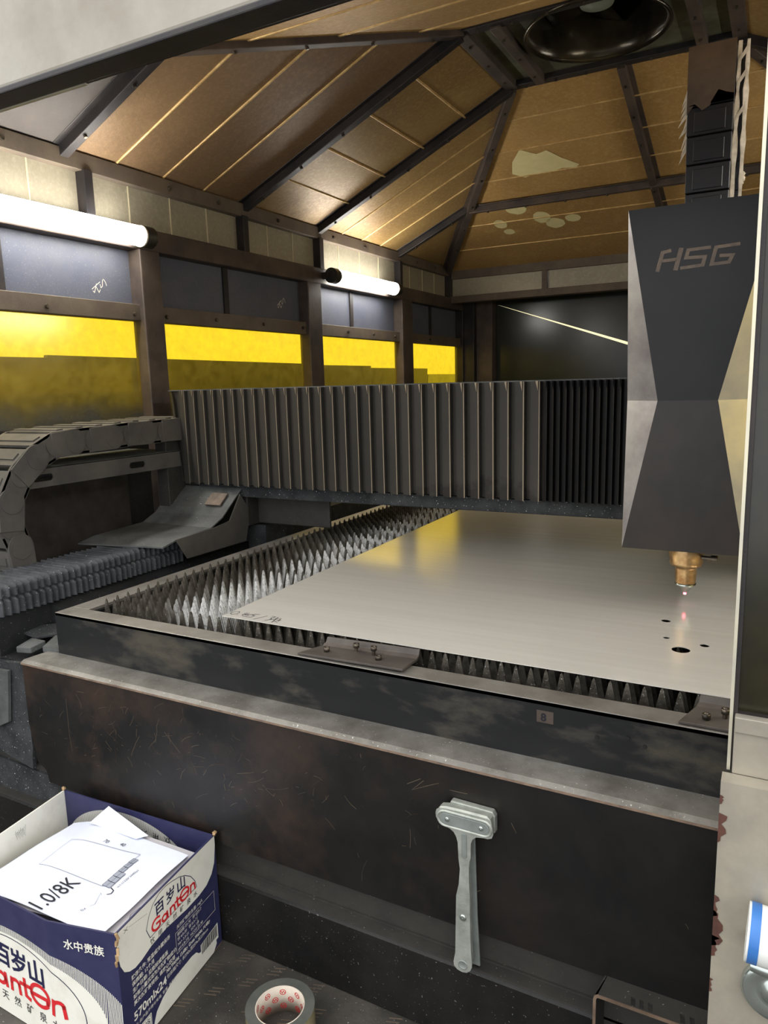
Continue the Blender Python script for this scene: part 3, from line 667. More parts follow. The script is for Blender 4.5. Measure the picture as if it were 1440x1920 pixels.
for k in range(54):
    y = 1.072 + 0.0305 * k
    if k < 4:
        o = slat(y, True).build('serrated_slat', 'teeth', norm=False, loc=None); protos.append((o, y))
    else:
        src, sy_ = protos[k % 4]; o = src.copy(); C.objects.link(o); o.location = (0, y - sy_, 0)
    lab = 'foremost serrated steel slat, right behind the front rim of the table' if k == 0 else '%s toothed steel slat counted back from the front rim' % ordinal(k + 1)
    if 1 <= k <= 9:
        o.material_slots[0].link = 'OBJECT'; o.material_slots[0].material = M['slag']
    tag(o, lab, 'slat', 'serrated slats of the cutting table')

# ---- workpiece sheet
ZS = SH + 0.0012
fn = lambda a, b: (a, b, ZS + 0.0006); fb = lambda a, b: (a, b, ZS - 0.0006)
mb = MB()
sh = [(-0.955, 1.074), (0.262, 1.068), (0.250, 3.50), (-1.00, 3.50)]
mb.holed(sh, [circ(-0.1650, 1.383, 0.0085, 24), circ(-0.152, 1.289, 0.0055, 20), circ(-0.1230, 1.238, 0.0145, 32), circ(-0.0900, 1.274, 0.0075, 24)], fn, fb, 0)
fi = lambda a, b: (a, b, ZS + 0.0009)
O_ = (0, 0)
w_ = [[(-.9495, 1.0922), (-.9515, 1.101), (-.9475, 1.108), (-.940, 1.109), (-.9355, 1.103), (-.936, 1.094), (-.942, 1.088), (-.9495, 1.0922)],
      [(-.931, 1.090), (-.9305, 1.092)], [(-.9209, 1.110), (-.921, 1.094), (-.917, 1.091)], [(-.915, 1.1098), (-.917, 1.096), (-.908, 1.099), (-.9085, 1.089), (-.913, 1.0865)], [(-.919, 1.1), (-.900, 1.105)],
      [(-.900, 1.109), (-.901, 1.1005), (-.894, 1.0995), (-.8955, 1.089), (-.905, 1.087)], [(-.900, 1.109), (-.889, 1.1105)],
      [(-.8826, 1.0820), (-.8700, 1.1086)],
      [(-.860, 1.1107), (-.851, 1.1107), (-.855, 1.101), (-.850, 1.0937), (-.858, 1.0847)], [(-.848, 1.1), (-.834, 1.1063)], [(-.8531, 1.094), (-.8283, 1.0963)], [(-.845, 1.1106), (-.838, 1.080)], [(-.838, 1.088), (-.829, 1.085)], [(-.834, 1.1026), (-.8311, 1.091)]]
for s_ in w_: mb.stroke(s_, 0.0016, fi, 1)
mb.build('steel_sheet', ['sheet', 'ink'], None)
o = bpy.data.objects['steel_sheet']; tag(o, 'large flat stainless sheet with cut holes lying on the serrated slats', 'metal sheet')

# ---- two clamp plates on the front rim
def clamp(x0, x1, bolts, label, lift=0.0):
    t = thing('stop_plate', label, 'bracket', ((x0 + x1) / 2, 1.03, TZ), 'bent stop plates on the front rim')
    th = 0.004; z = TZ + 0.001; prof = [(1.000, z + lift), (1.056, z + 0.001), (1.066, z + 0.008), (1.069, z + 0.0185), (1.0655, z + 0.0185), (1.062, z + 0.010), (1.054, z + 0.006), (1.000, z + th + lift)]
    sk = lambda y: (y - 1.0) * 0.35
    mb = MB(); n = len(prof); vs = []
    for x in (x0, x1):
        for (y, zz) in prof: vs.append((x + (-1 if x == x0 else -0.4) * 0 + (sk(y) * (0.9 if x == x0 else 0.0)), y, zz if x == x1 or lift == 0 else zz - lift))
    mb.add(vs, [tuple(range(n))[::-1], tuple(range(n, 2 * n))] + [(i, (i + 1) % n, n + (i + 1) % n, n + i) for i in range(n)])
    mb.build('plate', 'clamp', t, bevel=0.0008)
    for (x, y, h) in bolts:
        zz = z + th; b = MB().cyl((x, y, zz - 0.003), (x + 0.001, y, zz + h), 0.0033, n=12); 
        b.lathe((x + 0.001, y, zz + h), (0, 0, 1), [(0.0003, 0), (0.0055, 0), (0.0055, 0.007), (0.0030, 0.007), (0.0028, 0.003), (0.0003, 0.003)], 16)
        b.build('cap_screw', 'bolt', t)
clamp(-0.7235, -0.517, [(-0.680, 1.026, 0.001), (-0.633, 1.049, 0.007), (-0.594, 1.042, 0.010), (-0.576, 1.025, 0.002)], 'bent steel stop plate with four screws beside the front row of teeth', 0.004)
clamp(-0.0985, 0.10, [(-0.0665, 1.018, 0.002), (-0.044, 1.031, 0.008), (0.03, 1.02, 0.002)], 'bent steel stop plate cut off by the door edge at the right')

# ================================================================= LEFT RAIL BELLOWS, CHAIN, TRAY
def rail_bellows(x0, x1, y0, y1, label):
    p = 0.0175; n = int((y1 - y0) / p); mb = MB(); zt, zb = -0.417, -0.488
    for i in range(n):
        y = y0 + i * p; jt = random.uniform(-0.002, 0.002); jz = random.uniform(-0.002, 0.001)
        prof = [(x0, zb), (x0, zt + jz), (x1 - 0.008, zt + jz), (x1 + jt, zt - 0.008), (x1 + jt, zt - 0.028), (x1 - 0.006, zt - 0.034), (x1 + jt, zt - 0.040), (x1 + jt, zb)]
        inner = [(x0 + 0.006, zb), (x0 + 0.006, zt - 0.011), (x1 - 0.018, zt - 0.011), (x1 - 0.012, zt - 0.018), (x1 - 0.012, zt - 0.028), (x1 - 0.014, zt - 0.034), (x1 - 0.012, zt - 0.040), (x1 - 0.012, zb)]
        rings = [(inner, y), (prof, y + p * 0.42), (prof, y + p * 0.58), (inner, y + p)]
        vs = [(a, yy, b) for pr, yy in rings for a, b in pr]; m_ = len(prof)
        fs = [(r_ * m_ + j, r_ * m_ + j + 1, (r_ + 1) * m_ + j + 1, (r_ + 1) * m_ + j) for r_ in range(3) for j in range(m_ - 1)]
        mb.add(vs, fs)
    return tag(mb.build('rail_bellows', 'railbell'), label, 'bellows')
rail_bellows(-1.640, -1.495, 0.90 + 0.065, 1.545, 'ribbed black bellows over the left guide rail before the gantry')
rail_bellows(-1.640, -1.495, 1.80, 4.2, 'ribbed black bellows over the left guide rail behind the gantry')
o = MB().box((-1.66, 0.962, -0.578), (-1.508, 4.4, -0.486)).prism([(-1.508, 1.10, -0.578), (-1.375, 1.10, -0.578), (-1.375, 1.10, -0.560), (-1.508, 1.10, -0.492)], (0, 3.2, 0)).build('guide_rail_base', 'deck'); tag(o, 'dark soot covered base beam under the left rail bellows', 'rail')
o = MB().box((-1.47, 1.80, -0.545), (-1.40, 4.3, -0.425)).build('rail_guard', 'dust'); tag(o, 'sooty rail guard strip running on behind the gantry foot', 'guard')
t = thing('cable_tray', 'grey steel cable tray with slotted holes under the left drag chain', 'tray', (-1.70, 1.42, -0.21))
slot = lambda cx, cz, L=0.030, h=0.009: arc(cx + L - h, cz, h, -PI / 2, PI / 2, 6) + arc(cx - L + h, cz, h, PI / 2, 3 * PI / 2, 6)
MB().holed([(1.16, -0.236), (1.72, -0.236), (1.72, -0.187), (1.16, -0.187)], [slot(1.222, -0.212), slot(1.537, -0.213)], lambda a, b: (-1.650, a, b), lambda a, b: (-1.653, a, b)).build('side_channel', 'chain', t)
MB().box((-1.88, 1.16, -0.190), (-1.650, 1.72, -0.186)).box((-1.88, 1.16, -0.236), (-1.876, 1.72, -0.19)).build('tray_floor', 'dustplate', t, bevel=0.001)
MB().box((-1.70, 1.66, -0.578), (-1.655, 1.735, -0.10)).build('support_post', 'cover', t, bevel=0.002)
MB().box((-1.885, 1.10, -0.58), (-1.875, 1.70, -0.245)).build('back_plate', 'clamp', t)

t = thing('drag_chain', 'dusty grey plastic drag chain looping down beside the left wall', 'cable chain', (-1.72, 1.3, -0.3))
ctr = [(1.76, -0.119), (1.71, -0.120), (1.645, -0.121), (1.578, -0.122), (1.514, -0.122), (1.448, -0.125), (1.381, -0.127), (1.318, -0.128), (1.261, -0.132), (1.201, -0.159), (1.155, -0.198), (1.119, -0.259), (1.113, -0.320), (1.130, -0.374), (1.135, -0.43)]
prev = None
for i in range(len(ctr) - 1):
    (y0, z0), (y1, z1) = ctr[i], ctr[i + 1]; dy, dz = y1 - y0, z1 - z0; L = math.hypot(dy, dz); ty, tz = dy / L, dz / L; ny, nz = -tz, ty
    if nz < 0 and abs(nz) > 0.3 or (abs(nz) <= 0.3 and ny > 0): ny, nz = -ny, -nz   # outward side of the loop
    lk = MB(); Rr = 0.034
    for xs, o1 in ((-1.640, -0.006), (-1.826, 0.006)):
        # stadium-like plate: a disc at the joint and a narrower plate to the next joint
        a0 = math.atan2(nz, ny); outl = [(y0 + Rr * math.cos(a0 + s_), z0 + Rr * math.sin(a0 + s_)) for s_ in [PI * q / 12 for q in range(13)]]
        if (math.cos(a0 + PI / 2) * ty + math.sin(a0 + PI / 2) * tz) > 0: outl = [(y0 + Rr * math.cos(a0 - s_), z0 + Rr * math.sin(a0 - s_)) for s_ in [PI * q / 12 for q in range(13)]]
        hh = Rr * 0.93; outl += [(y1 + ty * 0.01 - ny * hh, z1 + tz * 0.01 - nz * hh), (y1 + ty * 0.01 + ny * hh, z1 + tz * 0.01 + nz * hh)]
        off = 0.005 * (i % 2)
        lk.prism([(xs + off * (1 if xs > -1.7 else -1), a, b) for a, b in outl], (o1, 0, 0))
        lk.cyl((xs + off + (0.0006 if xs > -1.7 else 0), y0, z0), (xs + off + (0.0018 if xs > -1.7 else 0), y0, z0), Rr * 0.86, n=28)
    m0 = (y0 + y1) / 2, (z0 + z1) / 2
    for sg, wd in ((1, 0.92), (-1, 0.45)):
        c0 = V((-1.826, m0[0] + sg * ny * Rr * 0.9, m0[1] + sg * nz * Rr * 0.9)); c1 = V((-1.640, c0.y, c0.z))
        lk.beam(c0, c1, L * wd, 0.007, (0, ny, nz))
        if sg > 0: lk.beam(c0 + V((0, ny * 0.005, nz * 0.005)), c1 + V((-0.012, ny * 0.005, nz * 0.005)), L * 0.35, 0.004, (0, ny, nz))
    lk.build('link', 'chain', t, bevel=0.001, segs=1)

# ================================================================= GANTRY
GY = 1.700
t = thing('gantry', 'wide gantry crossing the table behind pleated grey bellows', 'gantry', (XC, 1.85, -0.15))
mb = MB(); p = 0.0381; x = -1.640; x_end = -0.500; zt, zb = -0.004, -0.285
def pleat(mb, x, p, d, ridge=0.0035):
    # valley -> broad face -> ridge edge -> short return
    pts = [(x, GY + d), (x + p * 0.30, GY + d * 0.55), (x + p * 0.86, GY + d * 0.12), (x + p * 0.86 + ridge, GY), (x + p * 0.90 + ridge, GY + d * 0.2), (x + p, GY + d)]
    for k, ((xa, ya), (xb, yb)) in enumerate(zip(pts, pts[1:])):
        zo = 0.004 * (1 if k in (1, 2) else 0)
        mb.add([(xa, ya, zb - zo), (xb, yb, zb - zo), (xb, yb, zt), (xa, ya, zt)], [(0, 1, 2, 3)], 1 if k == 2 else 0)
    # top closure
    mb.add([(a, b, zt) for a, b in pts] + [(x + p, GY + 0.04, zt), (x, GY + 0.04, zt)], [(7, 0, 1, 2, 3, 4, 5, 6)], 0)
    mb.add([(a, b, zb) for a, b in pts] + [(x + p, GY + 0.04, zb), (x, GY + 0.04, zb)], [(6, 5, 4, 3, 2, 1, 0, 7)], 0)
    # little triangular fold at the top corner
    mb.add([(x + p * 0.62, GY + 0.004, zt + 0.001), (x + p * 0.82, GY - 0.0015, zt + 0.001), (x + p * 0.81, GY - 0.001, zt - 0.022)], [(0, 1, 2)], 1)
while x < x_end - 0.01:
    pleat(mb, x, p, 0.012, 0.0028); x += p
while x < -0.245:
    pleat(mb, x, 0.0152, 0.010, 0.0016); x += 0.0152
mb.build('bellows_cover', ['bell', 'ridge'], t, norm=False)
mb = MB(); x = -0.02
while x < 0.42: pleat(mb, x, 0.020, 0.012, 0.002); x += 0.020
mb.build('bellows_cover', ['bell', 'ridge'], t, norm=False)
MB().box((-1.668, GY + 0.030, -0.286), (0.46, 2.02, -0.012)).build('beam', 'frame_dark', t, bevel=0.003)
mb = MB()  # folded end cheek at the left
mb.add([(-1.677, GY + 0.020, zt + 0.002), (-1.640, GY + 0.016, zt), (-1.640, GY + 0.016, zb), (-1.668, GY + 0.024, zb)], [(0, 3, 2, 1)])
mb.add([(-1.672, GY + 0.014, zt + 0.003), (-1.655, GY + 0.002, zt - 0.012), (-1.638, GY + 0.010, zb + 0.0), (-1.640, GY + 0.02, zb)], [(0, 3, 2, 1)], 0)
mb.add([(-1.677, GY + 0.02, zt + 0.002), (-1.677, 2.0, zt + 0.002), (-1.668, 2.0, zb), (-1.668, GY + 0.024, zb)], [(0, 1, 2, 3)])
mb.build('end_cheek', 'bell', t, norm=False)
MB().box((-1.675, GY + 0.008, -0.004), (0.46, GY + 0.05, -0.001)).box((-1.675, GY + 0.05, -0.012), (0.46, 2.02, -0.004)).build('top_strip', 'dustplate', t)
MB().box((-1.60, GY + 0.034, -0.326), (0.46, 1.98, -0.286)).box((-0.98, GY + 0.024, -0.322), (0.46, GY + 0.034, -0.290)).build('dust_skirt', 'dust', t)
MB().box((-1.66, GY + 0.05, -0.42), (-1.425, 1.98, -0.286)).box((-1.425, 1.80, -0.418), (-1.16, 1.81, -0.33)).build('carriage', 'cover', t, bevel=0.003)
# bent scraper foot riding over the rail bellows
mb = MB(); th = 0.004
prof = [(1.345, -0.412), (1.40, -0.4015), (1.585, -0.395), (1.64, -0.372), (1.70, -0.325), (1.735, -0.30)]
L_ = [(-1.70, y, z) for y, z in prof]; R_ = [(-1.43, y + (0.05 if i < 2 else 0), z) for i, (y, z) in enumerate(prof)]
n = len(prof); vs = L_ + R_ + [(a, b, c - th) for a, b, c in L_] + [(a, b, c - th) for a, b, c in R_]
fs = [(i, i + 1, n + i + 1, n + i) for i in range(n - 1)] + [(2 * n + i, 3 * n + i, 3 * n + i + 1, 2 * n + i + 1) for i in range(n - 1)]
fs += [(n + i, n + i + 1, 3 * n + i + 1, 3 * n + i) for i in range(n - 1)] + [(0, n, 3 * n, 2 * n)]
mb.add(vs, fs); mb.build('scraper_foot', 'dustplate', t)
MB().prism([(-1.430, y, z) for y, z in ((1.440, -0.401), (1.480, -0.462), (1.735, -0.464), (1.765, -0.377), (1.72, -0.315), (1.665, -0.388), (1.60, -0.396))], (0.004, 0, 0)).build('scraper_side', 'chain', t, bevel=0.001)
MB().prism([(-1.52, 1.667, -0.346), (-1.46, 1.667, -0.346), (-1.46, 1.705, -0.316), (-1.52, 1.705, -0.316)], (0, -0.003, 0.003)).build('rating_plate', 'logo', t)

# ================================================================= CUTTING HEAD
HY = 1.42
t = thing('laser_cutter', 'tall black hourglass cutting head cover with silver side facets', 'laser cutter', (-0.15, HY, -0.02))
xl, xrr = -0.259, -0.041; zt_, zm, zb_ = 0.291, -0.044, -0.321
dk = [(-0.2595, zt_), (-0.043, zt_), (-0.046, 0.18), (-0.0985, zm), (-0.044, zb_), (-0.2545, zb_), (-0.199, zm)]
mb = MB(); fh = lambda a, b, d=0: (a, HY - d, b)
mb.add([fh(*dk[i]) for i in (0, 1, 2, 3, 6)], [(0, 1, 2, 3, 4)], 0); mb.add([fh(*dk[i]) for i in (6, 3, 4, 5)], [(0, 1, 2, 3)], 1)
# the worn logo letters, part of the print on the cover
def letters(fnl, w=0.0095):
    mb.stroke([(0.0, 0.0), (0.007, 0.034), (0.018, 0.036)], w * 0.7, fnl, 2); mb.stroke([(0.0100, 0.0175), (0.0270, 0.018)], w * 0.65, fnl, 2); mb.stroke([(0.030, 0.0), (0.037, 0.036)], w * 0.8, fnl, 2)
    mb.stroke([(0.082, 0.035), (0.049, 0.034), (0.046, 0.019), (0.076, 0.018), (0.073, 0.002), (0.040, 0.0)], w * 0.65, fnl, 2)
    mb.stroke([(0.127, 0.036), (0.093, 0.034), (0.087, 0.002), (0.114, 0.003), (0.119, 0.016), (0.102, 0.017)], w * 0.65, fnl, 2)
letters(lambda a, b: (-0.2065 + a * 1.0, HY - 0.0006, 0.1845 + b * 0.85))
mb.build('front_cover', ['headdark', 'headlow', 'logo'], t, norm=False)
sl, sr = (-0.258, HY + 0.035, zm), (-0.042, HY + 0.035, zm)
MB().add([fh(*dk[0]), fh(*dk[6]), fh(*dk[5]), sl, (-0.2595, HY + 0.035, zt_), (-0.2545, HY + 0.035, zb_)], [(0, 3, 1), (1, 3, 2), (0, 4, 3), (3, 5, 2)]).build('left_facet', 'headsilver', t, norm=False)
MB().add([fh(*dk[1]), fh(*dk[2]), fh(*dk[3]), fh(*dk[4]), sr, (-0.043, HY + 0.035, zt_), (-0.044, HY + 0.035, zb_)], [(1, 2, 4), (2, 3, 4), (0, 1, 4), (0, 4, 5), (4, 3, 6)]).build('right_facet', 'silverlit_strip', t, norm=False)
MB().box((-0.257, HY + 0.034, zb_ + 0.003), (-0.044, GY - 0.004, zt_ - 0.002)).build('housing', 'headdark', t, bevel=0.002)
MB().add([fh(-0.2545, zb_), fh(-0.044, zb_), (-0.044, HY + 0.04, zb_), (-0.2545, HY + 0.04, zb_)], [(0, 1, 2, 3)]).build('bottom_cap', 'headdark', t, norm=False)
mb = MB().add([fh(-0.2595, zt_), fh(-0.043, zt_), (-0.043, HY + 0.04, zt_), (-0.2595, HY + 0.04, zt_)], [(3, 2, 1, 0)])
mb.build('top_cap', 'headdark', t, norm=False)
nz_ = MB(); NX, NY = -0.1465, 1.50
nz_.lathe((NX, NY, 0), (0, 0, 1), [(0.0003, -0.30), (0.032, -0.30), (0.032, -0.348), (0.030, -0.352), (0.031, -0.358), (0.029, -0.364), (0.0215, -0.366), (0.0205, -0.372), (0.0190, -0.398), (0.0185, -0.402), (0.0003, -0.402)], 12)
nz_.build('nozzle_body', 'nozzle', t)
tip = MB().lathe((NX, NY, 0), (0, 0, 1), [(0.0003, -0.400), (0.0195, -0.400), (0.0195, -0.404), (0.012, -0.408), (0.006, -0.418), (0.002, -0.420), (0.0003, -0.420)], 24).build('nozzle_tip', 'chrome', t)
MB().cyl((NX, NY, -0.4205), (NX, NY, -0.4235), 0.0028, n=12).build('pilot_light', 'laser', t)
MB().cyl((NX + 0.028, NY - 0.01, -0.345), (NX + 0.045, NY - 0.012, -0.345), 0.004, n=10).cyl((NX + 0.045, NY - 0.012, -0.345), (NX + 0.056, NY - 0.013, -0.345), 0.0065, n=8).build('gas_fitting', 'bolt', t)
# ---- upright drag chain on the head
t = thing('upright_drag_chain', 'flat black drag chain rising from the cutting head in torn film', 'cable chain', (-0.15, 1.58, 0.29))
def colx(z): return -0.183 - 0.004 * (z - 0.29) / 0.33, -0.108 + 0.002 * (z - 0.29) / 0.33
mb = MB(); zz = 0.28; k = 0
cy = lambda z: 1.56 + max(0, z - 0.53) ** 2 * 2.2
segs = [0.285 + 0.050 * i for i in range(7)]
for i, (za, zb2) in enumerate(zip(segs, segs[1:])):
    xa, xb = colx(za); ya, yb = cy(za), cy(zb2)
    lk = MB(); lk.prism([(xa, ya, za + 0.0015), (xb, ya, za + 0.0015), (xb, yb, zb2 - 0.001), (xa, yb, zb2 - 0.001)], (0, 0.055, 0.0))
    lk.prism([(xa + 0.012, ya - 0.0015, za + 0.006), (xb - 0.012, ya - 0.0015, za + 0.006), (xb - 0.012, yb - 0.0015, zb2 - 0.008), (xa + 0.012, yb - 0.0015, zb2 - 0.008)], (0, 0.003, 0))
    lk.prism([(xb, ya + 0.02, za), (xb + 0.017, ya + 0.02, za), (xb + 0.017, yb + 0.02, zb2), (xb, yb + 0.02, zb2)], (0, 0.03, 0))
    lk.build('link', 'zchain', t, bevel=0.001, segs=1)
wr = MB(); pts = []
for i in range(9):
    z = 0.472 + 0.0148 * i; xa, xb = colx(z); pts.append([(xa + (xb - xa) * j / 6, cy(z) - 0.004, z + (0.012 * math.sin(j * 1.9) + 0.006 * j if i == 0 else 0)) for j in range(7)])
for ra, rb in zip(pts, pts[1:]):
    wr.add(ra + rb, [(j, j + 1, j + 8, j + 7) for j in range(6)], 0, True)
wr.build('dust_wrap', 'wrap', t)
# white protective film on the right flank and the torn rags
mb = MB(); random.seed(3)
for xo, y0, y1 in ((0.0005, 0.012, 0.014), (0.014, 0.012, 0.014)):
    pts = []
    for i in range(15):
        z = 0.288 + 0.302 * i / 14; xa, xb = colx(z); j = random.uniform(-0.0015, 0.0015)
        pts.append(((xb + xo + j, cy(min(z, .64)) + y0 + j, z), (xb + xo - j + 0.006, cy(min(z, .64)) + y1, z)))
    for (a, b), (c, d_) in zip(pts, pts[1:]): mb.add([a, b, d_, c, tuple(V(a) + V((0.0015, 0, 0))), tuple(V(b) + V((0.0015, 0, 0))), tuple(V(d_) + V((0.0015, 0, 0))), tuple(V(c) + V((0.0015, 0, 0)))], [(0, 1, 2, 3), (7, 6, 5, 4), (0, 4, 5, 1), (2, 6, 7, 3), (1, 5, 6, 2), (3, 7, 4, 0)])
for z in (0.452, 0.51, 0.548):
    xa, xb = colx(z); mb.add([(xb + .003, cy(z) + .011, z), (xb + .018, cy(z) + .012, z + .02), (xb + .018, cy(z) + .012, z + .032), (xb + .003, cy(z) + .011, z + .008)], [(0, 1, 2, 3)])
mb.build('film_strip', 'film', t, norm=False)
mb = MB()
for i in range(9):
    z = 0.40 + 0.012 * i; xa, xb = colx(z); mb.add([(xa, cy(z) + 0.004, z + 0.012), (xa, cy(z) + 0.008, z + 0.03), (xa - 0.006 - 0.010 * random.random(), cy(z) + 0.004, z - 0.012 * random.random())], [(0, 1, 2)])
mb.build('torn_film', 'film', t, norm=False)
mb = MB(); zc = 0.362; xa, xb = colx(zc)
for i in range(10):
    a = random.random() * 6.28; c = V((xb + 0.012 + 0.006 * math.cos(a), 1.60, zc + 0.014 * math.sin(a))); mb.lathe(c, (random.random(), random.random(), 1), [(0.0003, -0.006), (0.006, -0.002), (0.005, 0.004), (0.0003, 0.006)], 6)
mb.build('film_knot', 'film', t)
MB().box((xb, 1.575, zc - 0.008), (xb + 0.010, 1.60, zc + 0.010)).build('clip', 'black', t, bevel=0.001)

# ================================================================= TOOL HANGING ON THE FRONT
t = thing('sheet_lifter', 'grey cast T-shaped hand tool hanging on the dark front panel', 'tool', (-0.375, 0.925, -0.75))
TO = [(-0.417, -0.63), (-0.416, -0.624), (-0.412, -0.6195), (-0.403, -0.6175), (-0.373, -0.6165), (-0.339, -0.6165), (-0.334, -0.620), (-0.333, -0.63), (-0.331, -0.641), (-0.333, -0.649), (-0.338, -0.6525), (-0.345, -0.653), (-0.356, -0.655), (-0.362, -0.659), (-0.3655, -0.666), (-0.366, -0.675), (-0.366, -0.689), (-0.368, -0.697), (-0.369, -0.707), (-0.369, -0.729), (-0.368, -0.752), (-0.368, -0.792), (-0.367, -0.844), (-0.3655, -0.863), (-0.3655, -0.872), (-0.368, -0.880), (-0.373, -0.886), (-0.379, -0.888), (-0.386, -0.886), (-0.3905, -0.880), (-0.391, -0.872), (-0.388, -0.855), (-0.3865, -0.799), (-0.3855, -0.758), (-0.381, -0.737), (-0.379, -0.712), (-0.381, -0.695), (-0.382, -0.67), (-0.3845, -0.662), (-0.389, -0.656), (-0.396, -0.6525), (-0.406, -0.650), (-0.413, -0.645), (-0.4165, -0.638)]
mb = MB(); n = len(TO); cxh = -0.3755
# slightly domed casting: outline loop at the back, inset loop in front
def inset(pts, d):
    out = []
    for i in range(len(pts)):
        a, b, c = V(pts[i - 1] + (0,)), V(pts[i] + (0,)), V(pts[(i + 1) % len(pts)] + (0,))
        e = ((b - a).normalized() + (c - b).normalized()).normalized(); out.append((b.x - e.y * -d * -1, b.y + e.x * -d * 1))
    return out
ar = sum(TO[i - 1][0] * TO[i][1] - TO[i][0] * TO[i - 1][1] for i in range(n)) / 2
ins = inset(TO, 0.0022 if ar < 0 else -0.0022); ins = [(x_, z_) for x_, z_ in ins]
def ty(z): return 0.907
vs = [(a, 0.920, b) for a, b in TO] + [(a, ty(b) + 0.003, b) for a, b in TO] + [(a, ty(b), b) for a, b in ins]
mb.add(vs, [tuple(range(n))[::-1]] + [(i, (i + 1) % n, n + (i + 1) % n, n + i) for i in range(n)] + [(n + i, n + (i + 1) % n, 2 * n + (i + 1) % n, 2 * n + i) for i in range(n)] + [tuple(range(2 * n, 3 * n))])
bo = mb.build('body', 'toolmetal', t)
def pill(cx0, cx1, cz, h): return arc(cx1, cz, h, -PI / 2, PI / 2, 8) + arc(cx0, cz, h, PI / 2, 3 * PI / 2, 8)
MB().prism([(a, 0.9056, b) for a, b in pill(-0.403, -0.344, -0.6355, 0.0095)], (0, 0.003, 0)).build('jaw_inset', 'toolmetal2', t, bevel=0.0012)
mb = MB()
oo = pill(-0.404, -0.343, -0.6355, 0.0135); ii = pill(-0.404, -0.343, -0.6355, 0.0100)
nn = len(oo); mb.add([(a, 0.9068, b) for a, b in oo] + [(a, 0.9040, b) for a, b in [((p_[0] + q_[0]) / 2, (p_[1] + q_[1]) / 2) for p_, q_ in zip(oo, ii)]] + [(a, 0.9068, b) for a, b in ii], [(i, (i + 1) % nn, nn + (i + 1) % nn, nn + i) for i in range(nn)] + [(nn + i, nn + (i + 1) % nn, 2 * nn + (i + 1) % nn, 2 * nn + i) for i in range(nn)], 0, True)
mb.build('raised_rim', 'toolmetal', t)
for cx, cz, rr in ((-0.4, -0.6355, 0.0038), (-0.347, -0.6355, 0.0038), (-0.377, -0.792, 0.0055)):
    MB().lathe((cx, 0.9056 if cz > -0.7 else 0.907, cz), (0, -1, 0), [(rr, -0.001), (rr, 0.0006), (rr * 0.7, 0.0020), (rr * 0.3, 0.0014), (0.0002, 0.0022)], 20).build('rivet', 'chrome', t)
MB().lathe((-0.378, 0.907, -0.873), (0, -1, 0), [(0.0075, 0.0), (0.0072, 0.0012), (0.0062, 0.0003), (0.0002, 0.0003)], 24).build('end_pin', 'toolmetal2', t)
MB().prism([(a, 0.9058, b) for a, b in [(p_[1] - 0.0 + 0.2955, p_[0] * -1 - 1.046 + 0.0) for p_ in pill(-0.39, -0.358, -0.6695, 0.0042)]], (0, 0.003, 0)).build('stem_groove', 'toolmetal2', t, bevel=0.0008)
# rear jaw and rear lever seen beyond the front casting
MB().prism([(-0.400, 0.9205, -0.614), (-0.335, 0.9205, -0.615), (-0.331, 0.9205, -0.622), (-0.331, 0.9205, -0.648), (-0.39, 0.9205, -0.648), (-0.408, 0.9205, -0.63)], (0, 0.011, 0)).build('rear_jaw', 'toolmetal', t, bevel=0.0015)
MB().prism([(-0.372, 0.927, -0.65), (-0.3655, 0.927, -0.65), (-0.362, 0.927, -0.80), (-0.358, 0.927, -0.884), (-0.374, 0.927, -0.884), (-0.376, 0.927, -0.80)], (0, 0.004, 0)).build('rear_lever', 'toolmetal2', t, bevel=0.001)

# ---- black bent cover at the lower right
t = thing('guard_bracket', 'black folded sheet guard with slots low on the machine front', 'bracket', (-0.05, 0.91, -0.83))
poly = [(-0.168, 0.9445), (-0.178, 0.893), (0.30, 0.893), (0.30, 0.9445)]
holes = [[(x, 0.8965), (x + 0.006, 0.8965), (x + 0.004, 0.911), (x - 0.002, 0.911)] for x in (-0.132, -0.121, -0.110, -0.070, -0.058)]
zc = -0.828
mb = MB(); mb.holed(poly, holes, lambda a, b: (a, b, zc), lambda a, b: (a, b, zc - 0.003)); mb.build('top', 'cover', t)
MB().prism([(-0.178, 0.893, zc), (-0.1805, 0.8925, zc - 0.006), (-0.1805, 0.8925, -0.97), (-0.171, 0.944, -0.97), (-0.171, 0.944, zc)], (0.003, 0, 0)).build('side', 'cover', t)
mb = MB(); pp = [(-0.1805, -0.97), (-0.1805, zc - 0.007), (-0.179, zc - 0.002), (-0.175, zc + 0.0008), (0.30, zc + 0.0008)]
pi_ = [(-0.1765, -0.97), (-0.1765, zc - 0.007), (-0.1755, zc - 0.0042), (-0.174, zc - 0.003), (0.30, zc - 0.003)]
mb.prism([(a, 0.8915, b) for a, b in pp + pi_[::-1]], (0, 0.002, 0)); mb.build('rolled_edge', 'edge', t)
MB().box((-0.172, 0.925, -0.97), (0.30, 0.929, zc - 0.004)).build('inner_wall', 'cover', t)

